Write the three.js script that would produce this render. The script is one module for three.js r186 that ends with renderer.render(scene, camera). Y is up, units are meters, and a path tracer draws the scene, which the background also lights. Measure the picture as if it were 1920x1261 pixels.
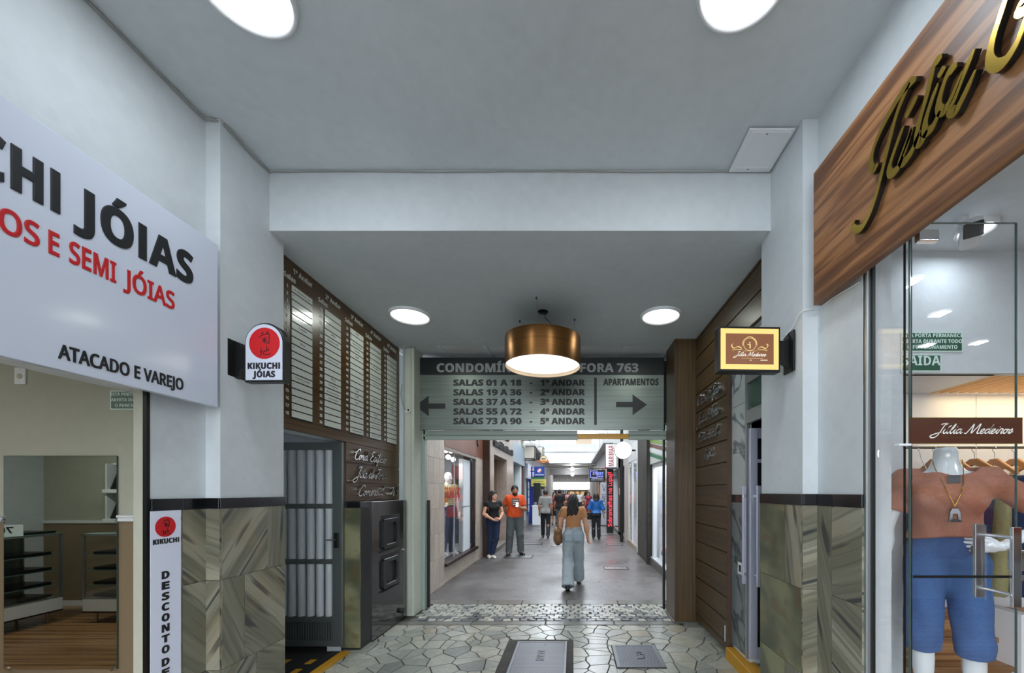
import * as THREE from 'three';
import { RoundedBoxGeometry } from 'three/addons/geometries/RoundedBoxGeometry.js';
import { TextGeometry } from 'three/addons/geometries/TextGeometry.js';
import { FontLoader } from 'three/addons/loaders/FontLoader.js';
import { mergeGeometries } from 'three/addons/utils/BufferGeometryUtils.js';
import { RectAreaLightUniformsLib } from 'three/addons/lights/RectAreaLightUniformsLib.js';

// ---------- camera, sky, exposure ----------
RectAreaLightUniformsLib.init();
const scene = new THREE.Scene();
const renderer = new THREE.WebGLRenderer({ antialias: true });
renderer.toneMapping = THREE.LinearToneMapping;
renderer.toneMappingExposure = 1.05;
renderer.shadowMap.enabled = true;
const EYE = 1.62, F = 750;                                  // eye height in metres, focal length in pixels of a 1920 x 1261 frame
const camera = new THREE.PerspectiveCamera(2 * Math.atan(921 / F) * 180 / Math.PI, 2150 / 1842, 0.05, 400);
camera.setViewOffset(2150, 1842, 0, 0, 1920, 1261);         // level camera with a shifted lens
camera.position.set(0, EYE, 0);
camera.lookAt(0, EYE, -1);
scene.background = new THREE.Color().setRGB(6.5, 7.0, 7.6); // plain overcast sky over the open alley

const FRONT_LIGHT = 51, SOFFIT_LIGHT = 18, SHOP_LIGHT = 220, JEWEL_LIGHT = 130;

// ---------- helpers ----------
let seedState = 7;
const rnd = () => { seedState = (seedState + 0x6d2b79f5) | 0; let t = Math.imul(seedState ^ (seedState >>> 15), 1 | seedState); t = (t + Math.imul(t ^ (t >>> 7), 61 | t)) ^ t; return ((t ^ (t >>> 14)) >>> 0) / 4294967296; };
const R = (a, b) => a + (b - a) * rnd();
const lerp = (a, b, t) => a + (b - a) * t, clamp = (x, a, b) => Math.min(b, Math.max(a, x));
const smooth = (a, b, x) => { const t = clamp((x - a) / (b - a), 0, 1); return t * t * (3 - 2 * t); };
const V = (x, y, z) => new THREE.Vector3(x, y, z);
const rgb = (r, g, b) => new THREE.Color().setRGB(r / 255, g / 255, b / 255, THREE.SRGBColorSpace);
const taken = new Map();
function numbered(name) { const n = taken.get(name) ?? 0; taken.set(name, n + 1); return n ? name + '_' + String(n).padStart(3, '0') : name; }
function M(color, roughness = 0.6, more = {}) {
  const physical = ['clearcoat', 'transmission', 'sheen', 'ior', 'anisotropy', 'specularIntensity'].some((k) => k in more);
  return new (physical ? THREE.MeshPhysicalMaterial : THREE.MeshStandardMaterial)({ color: Array.isArray(color) ? rgb(...color) : color, roughness, ...more });
}
const join = (g) => { if (!Array.isArray(g)) return g; if (g.length === 1) return g[0]; const keep = ['position', 'normal', 'uv']; return mergeGeometries(g.map((x) => { const y = x.index ? x.toNonIndexed() : x; for (const k of Object.keys(y.attributes)) if (!keep.includes(k)) y.deleteAttribute(k); if (!y.attributes.uv) y.setAttribute('uv', new THREE.BufferAttribute(new Float32Array(y.attributes.position.count * 2), 2)); y.morphAttributes = {}; return y; })); };
function mesh(name, g, m) { const o = new THREE.Mesh(join(g), m); o.name = name; o.castShadow = o.receiveShadow = true; return o; }
function tag(o, label, category, group, kind) { if (label) o.userData.label = label; if (category) o.userData.category = category; if (group) o.userData.group = group; if (kind) o.userData.kind = kind; return o; }
// a thing: a Group at its base, whose children are its parts
function thing(name, label, category, [x, y, z] = [0, 0, 0], turn = 0, group) { const o = new THREE.Group(); o.name = numbered(name); o.position.set(x, y, z); o.rotation.y = turn; scene.add(o); return tag(o, label, category, group); }
function part(parent, name, g, m, label) { const o = mesh(name, g, m); parent.add(o); if (label) o.userData.label = label; return o; }
function solo(name, g, m, label, category, group) { const o = mesh(numbered(name), g, m); scene.add(o); return tag(o, label, category, group); }
function struct(name, g, m, label) { const o = g ? mesh(numbered(name), g, m) : new THREE.Group(); o.name = o.name || numbered(name); scene.add(o); return tag(o, label, null, null, 'structure'); }
function copyThing(o, label, pos, turn) { const c = o.clone(); c.name = numbered(o.name.replace(/_\d{3}$/, '')); c.userData = { ...o.userData, label }; c.position.set(...pos); if (turn !== undefined) c.rotation.y = turn; scene.add(c); return c; }

// uv in metres from the dominant side of the normal; turn rotates the pattern
function uvm(g, scale = 1, turn = 0, ou = 0, ov = 0) {
  const p = g.attributes.position, n = g.attributes.normal, uv = new Float32Array(p.count * 2), c = Math.cos(turn), s = Math.sin(turn);
  for (let i = 0; i < p.count; i++) {
    const ax = Math.abs(n.getX(i)), ay = Math.abs(n.getY(i)), az = Math.abs(n.getZ(i));
    let u, v;
    if (ax >= ay && ax >= az) { u = p.getZ(i); v = p.getY(i); } else if (ay >= az) { u = p.getX(i); v = p.getZ(i); } else { u = p.getX(i); v = p.getY(i); }
    uv[i * 2] = (u * c - v * s) * scale + ou; uv[i * 2 + 1] = (u * s + v * c) * scale + ov;
  }
  g.setAttribute('uv', new THREE.BufferAttribute(uv, 2));
  return g;
}
// boxes by centre or by bounds; r rounds the edges
function box(w, h, d, x = 0, y = 0, z = 0, r = 0) { const g = r ? new RoundedBoxGeometry(w, h, d, 1, Math.min(r, w / 2.01, h / 2.01, d / 2.01)) : new THREE.BoxGeometry(w, h, d); g.translate(x, y, z); return uvm(g); }
const bb = (x0, x1, y0, y1, z0, z1, r = 0) => box(Math.abs(x1 - x0), Math.abs(y1 - y0), Math.abs(z1 - z0), (x0 + x1) / 2, (y0 + y1) / 2, (z0 + z1) / 2, r);
const cyl = (r0, r1, h, x = 0, y = 0, z = 0, seg = 24) => { const g = new THREE.CylinderGeometry(r1, r0, h, seg); g.translate(x, y + h / 2, z); return g; };
function tube(points, r = 0.005, seg = 24, rs = 6) { return new THREE.TubeGeometry(new THREE.CatmullRomCurve3(points.map((p) => V(...p)), false, 'centripetal'), seg, r, rs); }
const ball = (r, x, y, z, sx = 1, sy = 1, sz = 1, seg = 16) => { const g = new THREE.SphereGeometry(r, seg, Math.ceil(seg * 0.7)); g.scale(sx, sy, sz); g.translate(x, y, z); return g; };
const lathe = (pts, seg = 40, x = 0, y = 0, z = 0) => { const g = new THREE.LatheGeometry(pts.map(([a, b]) => new THREE.Vector2(a, b)), seg); g.translate(x, y, z); return g; };
const turnY = (g, a) => (g.rotateY(a), g), turnX = (g, a) => (g.rotateX(a), g), turnZ = (g, a) => (g.rotateZ(a), g), move = (g, x, y, z) => (g.translate(x, y, z), g);
function extrude(pts, depth, bevel = 0, holes = []) {
  const s = new THREE.Shape(pts.map(([x, y]) => new THREE.Vector2(x, y)));
  for (const h of holes) s.holes.push(new THREE.Path(h.map(([x, y]) => new THREE.Vector2(x, y))));
  return new THREE.ExtrudeGeometry(s, { depth, bevelEnabled: bevel > 0, bevelSize: bevel, bevelThickness: bevel, bevelOffset: -bevel, bevelSegments: 1, curveSegments: 6 });
}
const rectRing = (x0, x1, y0, y1, t, depth, z = 0) => move(extrude([[x0, y0], [x1, y0], [x1, y1], [x0, y1]], depth, 0, [[[x0 + t, y0 + t], [x0 + t, y1 - t], [x1 - t, y1 - t], [x1 - t, y0 + t]]]), 0, 0, z);
// flat stone: polygon in x/z with a chamfered top
function slabStone(poly, y0, y1, bev = 0.004) {
  const n = poly.length, cx = poly.reduce((a, p) => a + p[0], 0) / n, cz = poly.reduce((a, p) => a + p[1], 0) / n, pos = [];
  const inner = poly.map(([x, z]) => { const l = Math.hypot(x - cx, z - cz) || 1; return [x - (x - cx) / l * bev, z - (z - cz) / l * bev]; });
  const tri = (...v) => v.forEach((q) => pos.push(...q));
  for (let i = 0; i < n; i++) {
    const j = (i + 1) % n, a = poly[i], b = poly[j], A = inner[i], B = inner[j];
    tri([cx, y1, cz], [B[0], y1, B[1]], [A[0], y1, A[1]]);
    tri([A[0], y1, A[1]], [B[0], y1, B[1]], [b[0], y1 - bev, b[1]], [A[0], y1, A[1]], [b[0], y1 - bev, b[1]], [a[0], y1 - bev, a[1]]);
    tri([a[0], y1 - bev, a[1]], [b[0], y1 - bev, b[1]], [b[0], y0, b[1]], [a[0], y1 - bev, a[1]], [b[0], y0, b[1]], [a[0], y0, a[1]]);
  }
  const g = new THREE.BufferGeometry(); g.setAttribute('position', new THREE.BufferAttribute(new Float32Array(pos), 3)); g.computeVertexNormals();
  // polygons must run counter-clockwise seen from above; flip if not
  if (g.attributes.normal.getY(0) < 0) { for (let i = 0; i < pos.length; i += 9) for (let c = 0; c < 3; c++) [pos[i + 3 + c], pos[i + 6 + c]] = [pos[i + 6 + c], pos[i + 3 + c]]; g.setAttribute('position', new THREE.BufferAttribute(new Float32Array(pos), 3)); g.computeVertexNormals(); }
  return uvm(g);
}
// ---------- noise and textures ----------
const hash = (x, y, s) => { let h = Math.imul(x | 0, 374761393) + Math.imul(y | 0, 668265263) + Math.imul(s | 0, 1274126177); h = Math.imul(h ^ (h >>> 13), 1274126177); return ((h ^ (h >>> 16)) >>> 0) / 4294967296; };
function vnoise(x, y, px, py, s) { const ix = Math.floor(x), iy = Math.floor(y), fx = x - ix, fy = y - iy, u = fx * fx * (3 - 2 * fx), v = fy * fy * (3 - 2 * fy), w = (a, p) => ((a % p) + p) % p; const a = hash(w(ix, px), w(iy, py), s), b = hash(w(ix + 1, px), w(iy, py), s), c = hash(w(ix, px), w(iy + 1, py), s), d = hash(w(ix + 1, px), w(iy + 1, py), s); return lerp(lerp(a, b, u), lerp(c, d, u), v); }
function fbm(u, v, fx, fy, oct, s) { let a = 0.5, t = 0, n = 0; for (let i = 0; i < oct; i++) { t += a * vnoise(u * fx, v * fy, fx, fy, s + i * 17); n += a; a *= 0.5; fx *= 2; fy *= 2; } return t / n; }
function tex(w, h, fn, srgb = true, repeat) {
  const d = new Uint8Array(w * h * 4);
  for (let y = 0; y < h; y++) for (let x = 0; x < w; x++) { const c = fn(x / w, y / h), o = (y * w + x) * 4; d[o] = clamp(c[0], 0, 255); d[o + 1] = clamp(c[1] ?? c[0], 0, 255); d[o + 2] = clamp(c[2] ?? c[0], 0, 255); d[o + 3] = 255; }
  const t = new THREE.DataTexture(d, w, h); t.wrapS = t.wrapT = THREE.RepeatWrapping; t.magFilter = THREE.LinearFilter; t.minFilter = THREE.LinearMipmapLinearFilter; t.generateMipmaps = true;
  if (srgb) t.colorSpace = THREE.SRGBColorSpace; if (repeat) t.repeat.set(...repeat); t.needsUpdate = true; return t;
}
const mixc = (a, b, t) => [lerp(a[0], b[0], t), lerp(a[1], b[1], t), lerp(a[2], b[2], t)];
function canvasTex(w, h, draw) { const c = document.createElement('canvas'); c.width = w; c.height = h; const g = c.getContext('2d'); draw(g, w, h); const t = new THREE.CanvasTexture(c); t.colorSpace = THREE.SRGBColorSpace; t.magFilter = THREE.LinearFilter; return t; }

const T = {};
T.paint = tex(512, 512, (u, v) => { const a = fbm(u, v, 3, 3, 5, 1), b = fbm(u, v, 40, 40, 2, 9); const k = 232 + 18 * (a - 0.5) + 8 * (b - 0.5); return [k, k + 1, k]; }, true, [0.5, 0.5]);
T.bump = tex(256, 256, (u, v) => { const k = 255 * fbm(u, v, 24, 24, 3, 4); return [k, k, k]; }, false, [1.4, 1.4]);
const woodFn = (dark, mid, light, fx, fy, s) => (u, v) => { const w = fbm(u, v, 2, 3, 3, s) * 0.5, g = fbm(u, v + w * 0.04, fx, fy, 4, s + 3), f = fbm(u, v, fx * 3, fy * 6, 2, s + 8), m = smooth(0.3, 0.7, g); let c = m < 0.5 ? mixc(dark, mid, m * 2) : mixc(mid, light, m * 2 - 1); const k = 0.9 + 0.2 * f; return [c[0] * k, c[1] * k, c[2] * k]; };
T.walnut = tex(1024, 512, woodFn([98, 67, 47], [130, 92, 64], [160, 120, 88], 3, 22, 21), true, [0.7, 1.4]);
T.oak = tex(512, 512, woodFn([90, 69, 45], [103, 80, 53], [116, 92, 63], 2, 40, 41), true, [0.6, 1.6]);
T.floorwood = tex(512, 512, woodFn([120, 84, 52], [150, 108, 70], [172, 128, 86], 2, 30, 61), true, [0.5, 1.5]);
T.stria = tex(1024, 1024, (u, v) => {                             // banded grey-beige marble, bands along u
  const w = fbm(u, v, 2, 2, 3, 71) * 0.07, q = v + w, b = fbm(u, q, 1, 14, 4, 73), f = fbm(u, q, 2, 70, 3, 79), d = fbm(u, q, 2, 22, 2, 83);
  let c = mixc([112, 109, 92], [150, 145, 127], smooth(0.28, 0.72, b)); c = mixc(c, [88, 88, 79], 0.5 * smooth(0.5, 0.72, f)); c = mixc(c, [52, 55, 54], 0.8 * smooth(0.68, 0.82, d)); c = mixc(c, [150, 128, 92], 0.25 * smooth(0.6, 0.8, fbm(u, v, 4, 4, 3, 91))); return c;
}, true, [1.1, 1.1]);
T.whitemarble = tex(512, 512, (u, v) => { const w = fbm(u, v, 3, 3, 4, 101), a = Math.abs(fbm(u, v, 2, 4, 4, 103) - 0.5); let c = mixc([196, 200, 200], [172, 178, 180], w); return mixc(c, [92, 100, 106], 0.85 * (1 - smooth(0.006, 0.06, a))); }, true, [0.9, 0.9]);
T.green = tex(512, 512, (u, v) => { const a = fbm(u, v, 3, 5, 5, 111), b = fbm(u, v, 10, 14, 3, 117); let c = mixc([74, 78, 58], [128, 126, 96], smooth(0.3, 0.7, a)); return mixc(c, [96, 74, 48], 0.5 * smooth(0.55, 0.75, b)); }, true, [0.8, 0.8]);
T.stone = tex(512, 512, (u, v) => { const a = fbm(u, v, 5, 5, 5, 121), b = fbm(u, v, 40, 40, 2, 127); const k = 214 + 46 * (a - 0.5) + 22 * (b - 0.5); return [k, k, k - 6]; });
T.concrete = tex(512, 512, (u, v) => { const a = fbm(u, v, 4, 4, 6, 131), b = fbm(u, v, 60, 60, 2, 137), st = smooth(0.62, 0.75, fbm(u, v, 7, 7, 3, 139)); const k = 128 + 60 * (a - 0.5) + 30 * (b - 0.5) - 22 * st; return [k, k - 1, k - 3]; }, true, [0.35, 0.35]);
T.pave = tex(1024, 1024, (u, v) => { const a = fbm(u, v, 5, 5, 6, 141), b = fbm(u, v, 110, 110, 2, 147), st = smooth(0.6, 0.7, fbm(u, v, 13, 13, 3, 149)), sp = smooth(0.78, 0.82, fbm(u, v, 60, 60, 2, 151)); const k = 118 + 38 * (a - 0.5) + 26 * (b - 0.5) - 16 * st - 40 * sp; return [k, k - 2, k - 3]; }, true, [0.18, 0.18]);
T.paveRough = tex(512, 512, (u, v) => { const a = fbm(u, v, 6, 6, 5, 161), k = 255 * clamp(0.3 + 0.65 * (a - 0.2), 0.16, 0.9); return [k, k, k]; }, false, [0.18, 0.18]);
T.brush = tex(512, 128, (u, v) => { const k = 225 + 40 * (fbm(u, v, 2, 60, 2, 171) - 0.5); return [k, k, k]; }, true, [1, 2]);
T.denim = tex(256, 256, (u, v) => { const k = 208 + 30 * (fbm(u, v, 60, 90, 2, 181) - 0.5) + 40 * (fbm(u, v, 3, 4, 4, 183) - 0.5); return [k, k, k]; }, true, [2, 2]);
T.cloth = tex(256, 256, (u, v) => { const k = 228 + 34 * (fbm(u, v, 70, 70, 2, 191) - 0.5) + 16 * (fbm(u, v, 4, 4, 3, 193) - 0.5); return [k, k, k]; }, true, [3, 3]);
T.tile = tex(256, 256, (u, v) => { const k = 218 + 40 * (fbm(u, v, 4, 10, 4, 201) - 0.5) + 20 * (fbm(u, v, 30, 30, 2, 203) - 0.5); return [k, k - 3, k - 8]; }, true, [1.5, 1.5]);

const mat = {
  wall: M([224, 229, 233], 0.62, { map: T.paint, bumpMap: T.bump, bumpScale: 0.0012 }),
  ceiling: M([222, 228, 232], 0.8, { map: T.paint }),
  cream: M([202, 200, 182], 0.7, { map: T.paint }), tan: M([150, 130, 102], 0.6, { map: T.paint }),
  white: M([232, 234, 236], 0.45), gloss: M([236, 238, 240], 0.16), plastic: M([226, 228, 230], 0.35),
  black: M([16, 17, 18], 0.4), blackgloss: M([10, 10, 11], 0.12, { clearcoat: 0.6, clearcoatRoughness: 0.08 }), blackstone: M([18, 19, 22], 0.15), grout: M([118, 110, 100], 0.8, { map: T.concrete }),
  walnut: M([252, 236, 208], 0.42, { map: T.walnut }), oak: M([188, 184, 160], 0.38, { map: T.oak }), oakdark: M([78, 58, 42], 0.5),
  steel: M([176, 178, 180], 0.32, { metalness: 1 }), chrome: M([215, 216, 218], 0.1, { metalness: 1 }), aluminium: M([168, 172, 172], 0.4, { metalness: 0.75 }), dark: M([44, 46, 48], 0.4, { metalness: 0.6 }),
  glass: M(0xffffff, 0, { transmission: 1, thickness: 0, ior: 1.5 }), gold: M([178, 148, 62], 0.2, { metalness: 0.9 }),
  skin: M([196, 146, 118], 0.55), skindark: M([160, 112, 86], 0.55), hairblack: M([20, 16, 15], 0.65), yellow: M([206, 150, 26], 0.55, { map: T.cloth }),
  pavement: M([184, 178, 175], 0.9, { map: T.pave, roughnessMap: T.paveRough, bumpMap: T.bump, bumpScale: 0.002 }), concrete: M([200, 196, 190], 0.8, { map: T.concrete }),
  red: M([190, 24, 30], 0.4), ink: M([26, 27, 29], 0.45), print: M([24, 24, 26], 0.5),
};
const loader = new FontLoader();
const fontBold = await loader.loadAsync('fonts/droid/droid_sans_bold.typeface.json'), fontSans = await loader.loadAsync('fonts/droid/droid_sans_regular.typeface.json'), fontSerif = await loader.loadAsync('fonts/droid/droid_serif_bold.typeface.json');
// the bold capital I is a plain bar, as on the signs here
{ const gl = fontBold.data.glyphs, top = Math.max(...gl.H.o.split(' ').filter((t) => t !== '' && !isNaN(t)).map(Number).filter((v, i) => i % 2)), s = top * 0.21, b = top * 0.13; gl.I = { ...gl.I, ha: s + 2 * b, o: `m ${b} 0 l ${b} ${top} l ${b + s} ${top} l ${b + s} 0 l ${b} 0 ` }; }
// lettering in the x/y plane facing +z; wide stretches it to a given width; align -1 left, 0 centre, 1 right; y is the baseline
function text(str, size, x, y, z, { font = fontBold, depth = 0.003, align = -1, width = 0, seg = 4, bold = 0 } = {}) {
  const g = new TextGeometry(str, { font, size, depth, curveSegments: seg, bevelEnabled: bold > 0, bevelSize: bold, bevelThickness: Math.min(bold, depth) * 0.2, bevelSegments: 1 });
  g.computeBoundingBox(); const b = g.boundingBox, w = b.max.x - b.min.x; g.translate(-b.min.x, 0, 0);
  const k = width ? width / w : 1; g.scale(k, 1, 1);
  g.translate(align < 0 ? x : align ? x - w * k : x - w * k / 2, y, z); return g;
}
// ---------- brush strokes: smooth line through points, drawn with a slanted nib, given real thickness ----------
function strokeGeo(pts, width, depth, { nib = 0.75, thin = 0.35, z = 0, closed = false, n = 8 } = {}) {
  const c = new THREE.CatmullRomCurve3(pts.map(([x, y]) => V(x, y, 0)), closed, 'centripetal'), k = Math.max(3, (pts.length - 1) * n), L = [], Rr = [];
  for (let i = 0; i <= k; i++) {
    const p = c.getPoint(i / k), t = c.getTangent(i / k), a = Math.atan2(t.y, t.x), e = closed ? 1 : Math.min(1, 0.45 + 6 * Math.min(i, k - i) / k), w = 0.5 * width * (thin + (1 - thin) * Math.abs(Math.sin(a - nib))) * e;
    L.push([p.x - t.y * w, p.y + t.x * w]); Rr.push([p.x + t.y * w, p.y - t.x * w]);
  }
  const pos = [], q = (a, b, cc, d) => { pos.push(...a, ...b, ...cc, ...a, ...cc, ...d); }, f = (p, zz) => [p[0], p[1], zz];
  for (let i = 0; i < k; i++) {
    q(f(Rr[i], z + depth), f(Rr[i + 1], z + depth), f(L[i + 1], z + depth), f(L[i], z + depth));
    if (depth > 0) { q(f(L[i], z), f(L[i], z + depth), f(L[i + 1], z + depth), f(L[i + 1], z)); q(f(Rr[i], z + depth), f(Rr[i], z), f(Rr[i + 1], z), f(Rr[i + 1], z + depth)); }
  }
  if (depth > 0) { q(f(Rr[0], z), f(Rr[0], z + depth), f(L[0], z + depth), f(L[0], z)); q(f(L[k], z), f(L[k], z + depth), f(Rr[k], z + depth), f(Rr[k], z)); }
  const g = new THREE.BufferGeometry(); g.setAttribute('position', new THREE.BufferAttribute(new Float32Array(pos), 3)); g.computeVertexNormals(); return uvm(g);
}
// cursive glyphs: [advance, strokes]; x-height 1, slanted when laid out
const CURSIVE = {
  J: [1.3, [[[0.5, 2.0], [1.0, 2.25], [1.5, 2.2], [1.15, 1.9], [0.95, 0.6], [0.6, -0.7], [0.0, -0.95], [-0.35, -0.6], [0.2, -0.1], [1.2, 0.35]]]],
  C: [1.35, [[[1.45, 1.7], [1.2, 2.15], [0.6, 1.9], [0.15, 1.0], [0.25, 0.15], [0.8, 0.0], [1.4, 0.4]]]],
  E: [1.35, [[[1.35, 1.85], [0.95, 2.15], [0.45, 1.85], [0.6, 1.3], [1.0, 1.15], [0.45, 1.0], [0.1, 0.5], [0.4, 0.02], [1.0, 0.1], [1.4, 0.5]]]],
  F: [1.2, [[[0.3, 2.0], [0.9, 2.1], [1.6, 2.25]], [[0.95, 2.05], [0.7, 0.8], [0.3, -0.05], [-0.1, 0.15]], [[0.5, 1.15], [1.15, 1.25]]]],
  R: [1.4, [[[0.5, 2.0], [0.35, 1.0], [0.15, 0.0]], [[0.1, 1.6], [0.7, 2.15], [1.25, 1.95], [1.1, 1.35], [0.5, 1.1], [0.9, 0.4], [1.3, 0.02], [1.6, 0.3]]]],
  M: [2.2, [[[-0.2, 0.15], [0.1, 0.0], [0.45, 1.0], [0.75, 2.1], [0.85, 0.9], [0.95, 0.1], [1.35, 1.1], [1.75, 2.15], [1.8, 0.9], [1.85, 0.1], [2.1, 0.05], [2.4, 0.45]]]],
  a: [0.95, [[[0.75, 0.9], [0.4, 1.0], [0.08, 0.5], [0.25, 0.03], [0.6, 0.35], [0.78, 1.0], [0.72, 0.3], [0.85, 0.02], [1.1, 0.35]]]],
  c: [0.75, [[[0.65, 0.8], [0.4, 1.0], [0.08, 0.5], [0.28, 0.02], [0.85, 0.35]]]],
  d: [0.95, [[[0.75, 0.9], [0.4, 1.0], [0.08, 0.5], [0.25, 0.03], [0.6, 0.35], [0.9, 2.0], [0.75, 0.4], [0.88, 0.02], [1.1, 0.35]]]],
  e: [0.72, [[[0.05, 0.35], [0.45, 0.6], [0.55, 0.95], [0.3, 1.0], [0.08, 0.45], [0.28, 0.02], [0.85, 0.35]]]],
  f: [0.7, [[[0.0, 0.3], [0.5, 1.3], [0.65, 2.1], [0.4, 1.9], [0.2, 0.3], [0.0, -0.9], [0.25, -0.5], [0.35, 0.1], [0.85, 0.35]]]],
  i: [0.5, [[[0.0, 0.3], [0.3, 1.0], [0.2, 0.3], [0.35, 0.02], [0.62, 0.35]], [[0.38, 1.4], [0.44, 1.55]]]],
  í: [0.5, [[[0.0, 0.3], [0.3, 1.0], [0.2, 0.3], [0.35, 0.02], [0.62, 0.35]], [[0.38, 1.35], [0.7, 1.8]]]],
  l: [0.55, [[[0.0, 0.3], [0.45, 1.4], [0.5, 2.1], [0.3, 1.7], [0.18, 0.4], [0.35, 0.02], [0.65, 0.35]]]],
  m: [1.45, [[[0.0, 0.4], [0.2, 1.0], [0.12, 0.0]], [[0.16, 0.5], [0.5, 1.0], [0.58, 0.7], [0.5, 0.0]], [[0.55, 0.5], [0.92, 1.0], [1.02, 0.7], [1.0, 0.2], [1.15, 0.02], [1.5, 0.35]]]],
  n: [1.05, [[[0.0, 0.4], [0.2, 1.0], [0.12, 0.0]], [[0.16, 0.5], [0.5, 1.0], [0.6, 0.7], [0.58, 0.2], [0.75, 0.02], [1.1, 0.35]]]],
  o: [0.85, [[[0.55, 0.95], [0.2, 0.9], [0.08, 0.4], [0.3, 0.02], [0.6, 0.4], [0.55, 0.95], [0.95, 0.75]]]],
  r: [0.7, [[[0.0, 0.3], [0.25, 1.1], [0.55, 0.9], [0.45, 0.3], [0.55, 0.02], [0.8, 0.35]]]],
  s: [0.65, [[[0.0, 0.3], [0.4, 1.05], [0.5, 0.5], [0.35, 0.05], [0.05, 0.15], [0.75, 0.4]]]],
  u: [1.0, [[[0.0, 0.5], [0.2, 1.0], [0.12, 0.3], [0.32, 0.02], [0.65, 0.5], [0.72, 1.0], [0.68, 0.3], [0.82, 0.02], [1.05, 0.35]]]],
  ú: [1.0, [[[0.0, 0.5], [0.2, 1.0], [0.12, 0.3], [0.32, 0.02], [0.65, 0.5], [0.72, 1.0], [0.68, 0.3], [0.82, 0.02], [1.05, 0.35]], [[0.55, 1.35], [0.9, 1.8]]]],
  z: [0.8, [[[0.05, 0.9], [0.55, 1.0], [0.1, 0.05], [0.6, 0.05], [0.9, 0.35]]]],
  t: [0.6, [[[0.0, 0.3], [0.4, 1.6], [0.25, 0.3], [0.4, 0.02], [0.7, 0.35]], [[0.1, 1.1], [0.65, 1.15]]]],
  '.': [0.4, [[[0.1, 0.0], [0.16, 0.1]]]], ' ': [0.6, []], '7': [1.0, [[[0.1, 1.9], [0.95, 1.9], [0.5, 0.9], [0.3, 0.0]]]], '6': [1.0, [[[0.85, 1.9], [0.35, 1.3], [0.12, 0.6], [0.45, 0.0], [0.8, 0.5], [0.5, 1.0], [0.15, 0.6]]]], '3': [1.0, [[[0.1, 1.7], [0.5, 1.95], [0.8, 1.55], [0.4, 1.05], [0.8, 0.6], [0.45, 0.0], [0.05, 0.3]]]],
};
function cursive(str, size, slant = 0.35) { const out = []; let x = 0; for (const ch of str) { const [adv, st] = CURSIVE[ch] ?? CURSIVE[' ']; for (const s of st) out.push(s.map(([a, b]) => [(x + a + b * slant) * size, b * size])); x += adv; } return { strokes: out, width: x * size }; }
function cursiveGeo(str, size, x, y, z, depth, pen = 0.2, width = 0) { const c = cursive(str, size), k = width ? width / c.width : 1; return join(c.strokes.map((s) => strokeGeo(s.map(([a, b]) => [x + a * k, y + b]), size * pen, depth, { z, thin: 0.5, n: 6 }))); }
// glowing round fitting plus the light it gives
function areaLight(parent, color, intensity, w, h, x, y, z, face = 'down') { const l = new THREE.RectAreaLight(color, intensity, w, h); l.position.set(x, y, z); if (face === 'down') l.rotation.x = -Math.PI / 2; parent.add(l); return l; }
// ---------- the setting: corridor shell (metres; x across, y up, -z into the passage) ----------
const LW = -2.27, RW = 1.51, LP = -2.18, RP = 1.416, P0 = -2.47, P1 = -3.01, TOP = 3.92, SOF = 3.49, BEAM = -2.87, LPAN = -2.28, RPAN = 1.495, GATE = -5.4;
struct('ceiling', [bb(-2.7, 1.9, TOP, TOP + 0.2, 3.2, -3.05)], mat.ceiling, 'white painted ceiling of the front bay');
struct('lintel_street', [bb(-2.7, 1.9, 3.6, TOP, 3.0, 3.2)], mat.wall, 'lintel over the street entrance');
struct('beam', [bb(LP, RP, SOF, TOP, BEAM, -3.0)], mat.wall, 'white beam crossing the passage');
{ const s = struct('ceiling', [bb(-3.9, 2.9, SOF, SOF + 0.45, -3.0, -5.14)], mat.ceiling, 'low plaster ceiling behind the beam');
  const xs = [-2.35, -1.75, -1.15, -0.55, 0.05, 0.65, 1.25];            // clip-in ceiling panels at the shutter
  for (let i = 0; i < xs.length - 1; i++) part(s, 'panel', bb(xs[i] + 0.035, xs[i + 1] - 0.01, SOF + 0.01, SOF + 0.03, -5.15, -5.62), mat.plastic);
  for (let i = 0; i < xs.length; i++) part(s, 'slat', bb(xs[i] - 0.008, xs[i] + 0.033, SOF - 0.004, SOF + 0.03, -5.15, -5.62), mat.white);
  part(s, 'panel', bb(-3.9, 2.9, SOF + 0.04, SOF + 0.2, -5.14, -6.0), mat.ceiling); }
// walls above and beside the shop openings; each shop opening runs from the jamb towards the street
struct('wall_left', [bb(LW - 0.14, LW, 2.16, TOP, 3.2, P1 + 0.02), bb(LW - 0.07, LW, 0, 2.16, -2.14, P1 + 0.02), bb(LW - 0.14, LW, 0, 2.2, 0.48, 3.2)], mat.wall, 'white painted wall around the jewellery shop opening');
struct('wall_right', [bb(RW, RW + 0.14, 2.86, TOP, 3.2, P1 + 0.02), bb(RW, RW + 0.14, 0, 2.86, -2.075, P1 + 0.02), bb(RW, RW + 0.14, 0, 2.9, 2.4, 3.2)], mat.wall, 'white painted wall around the clothes shop opening');
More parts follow.
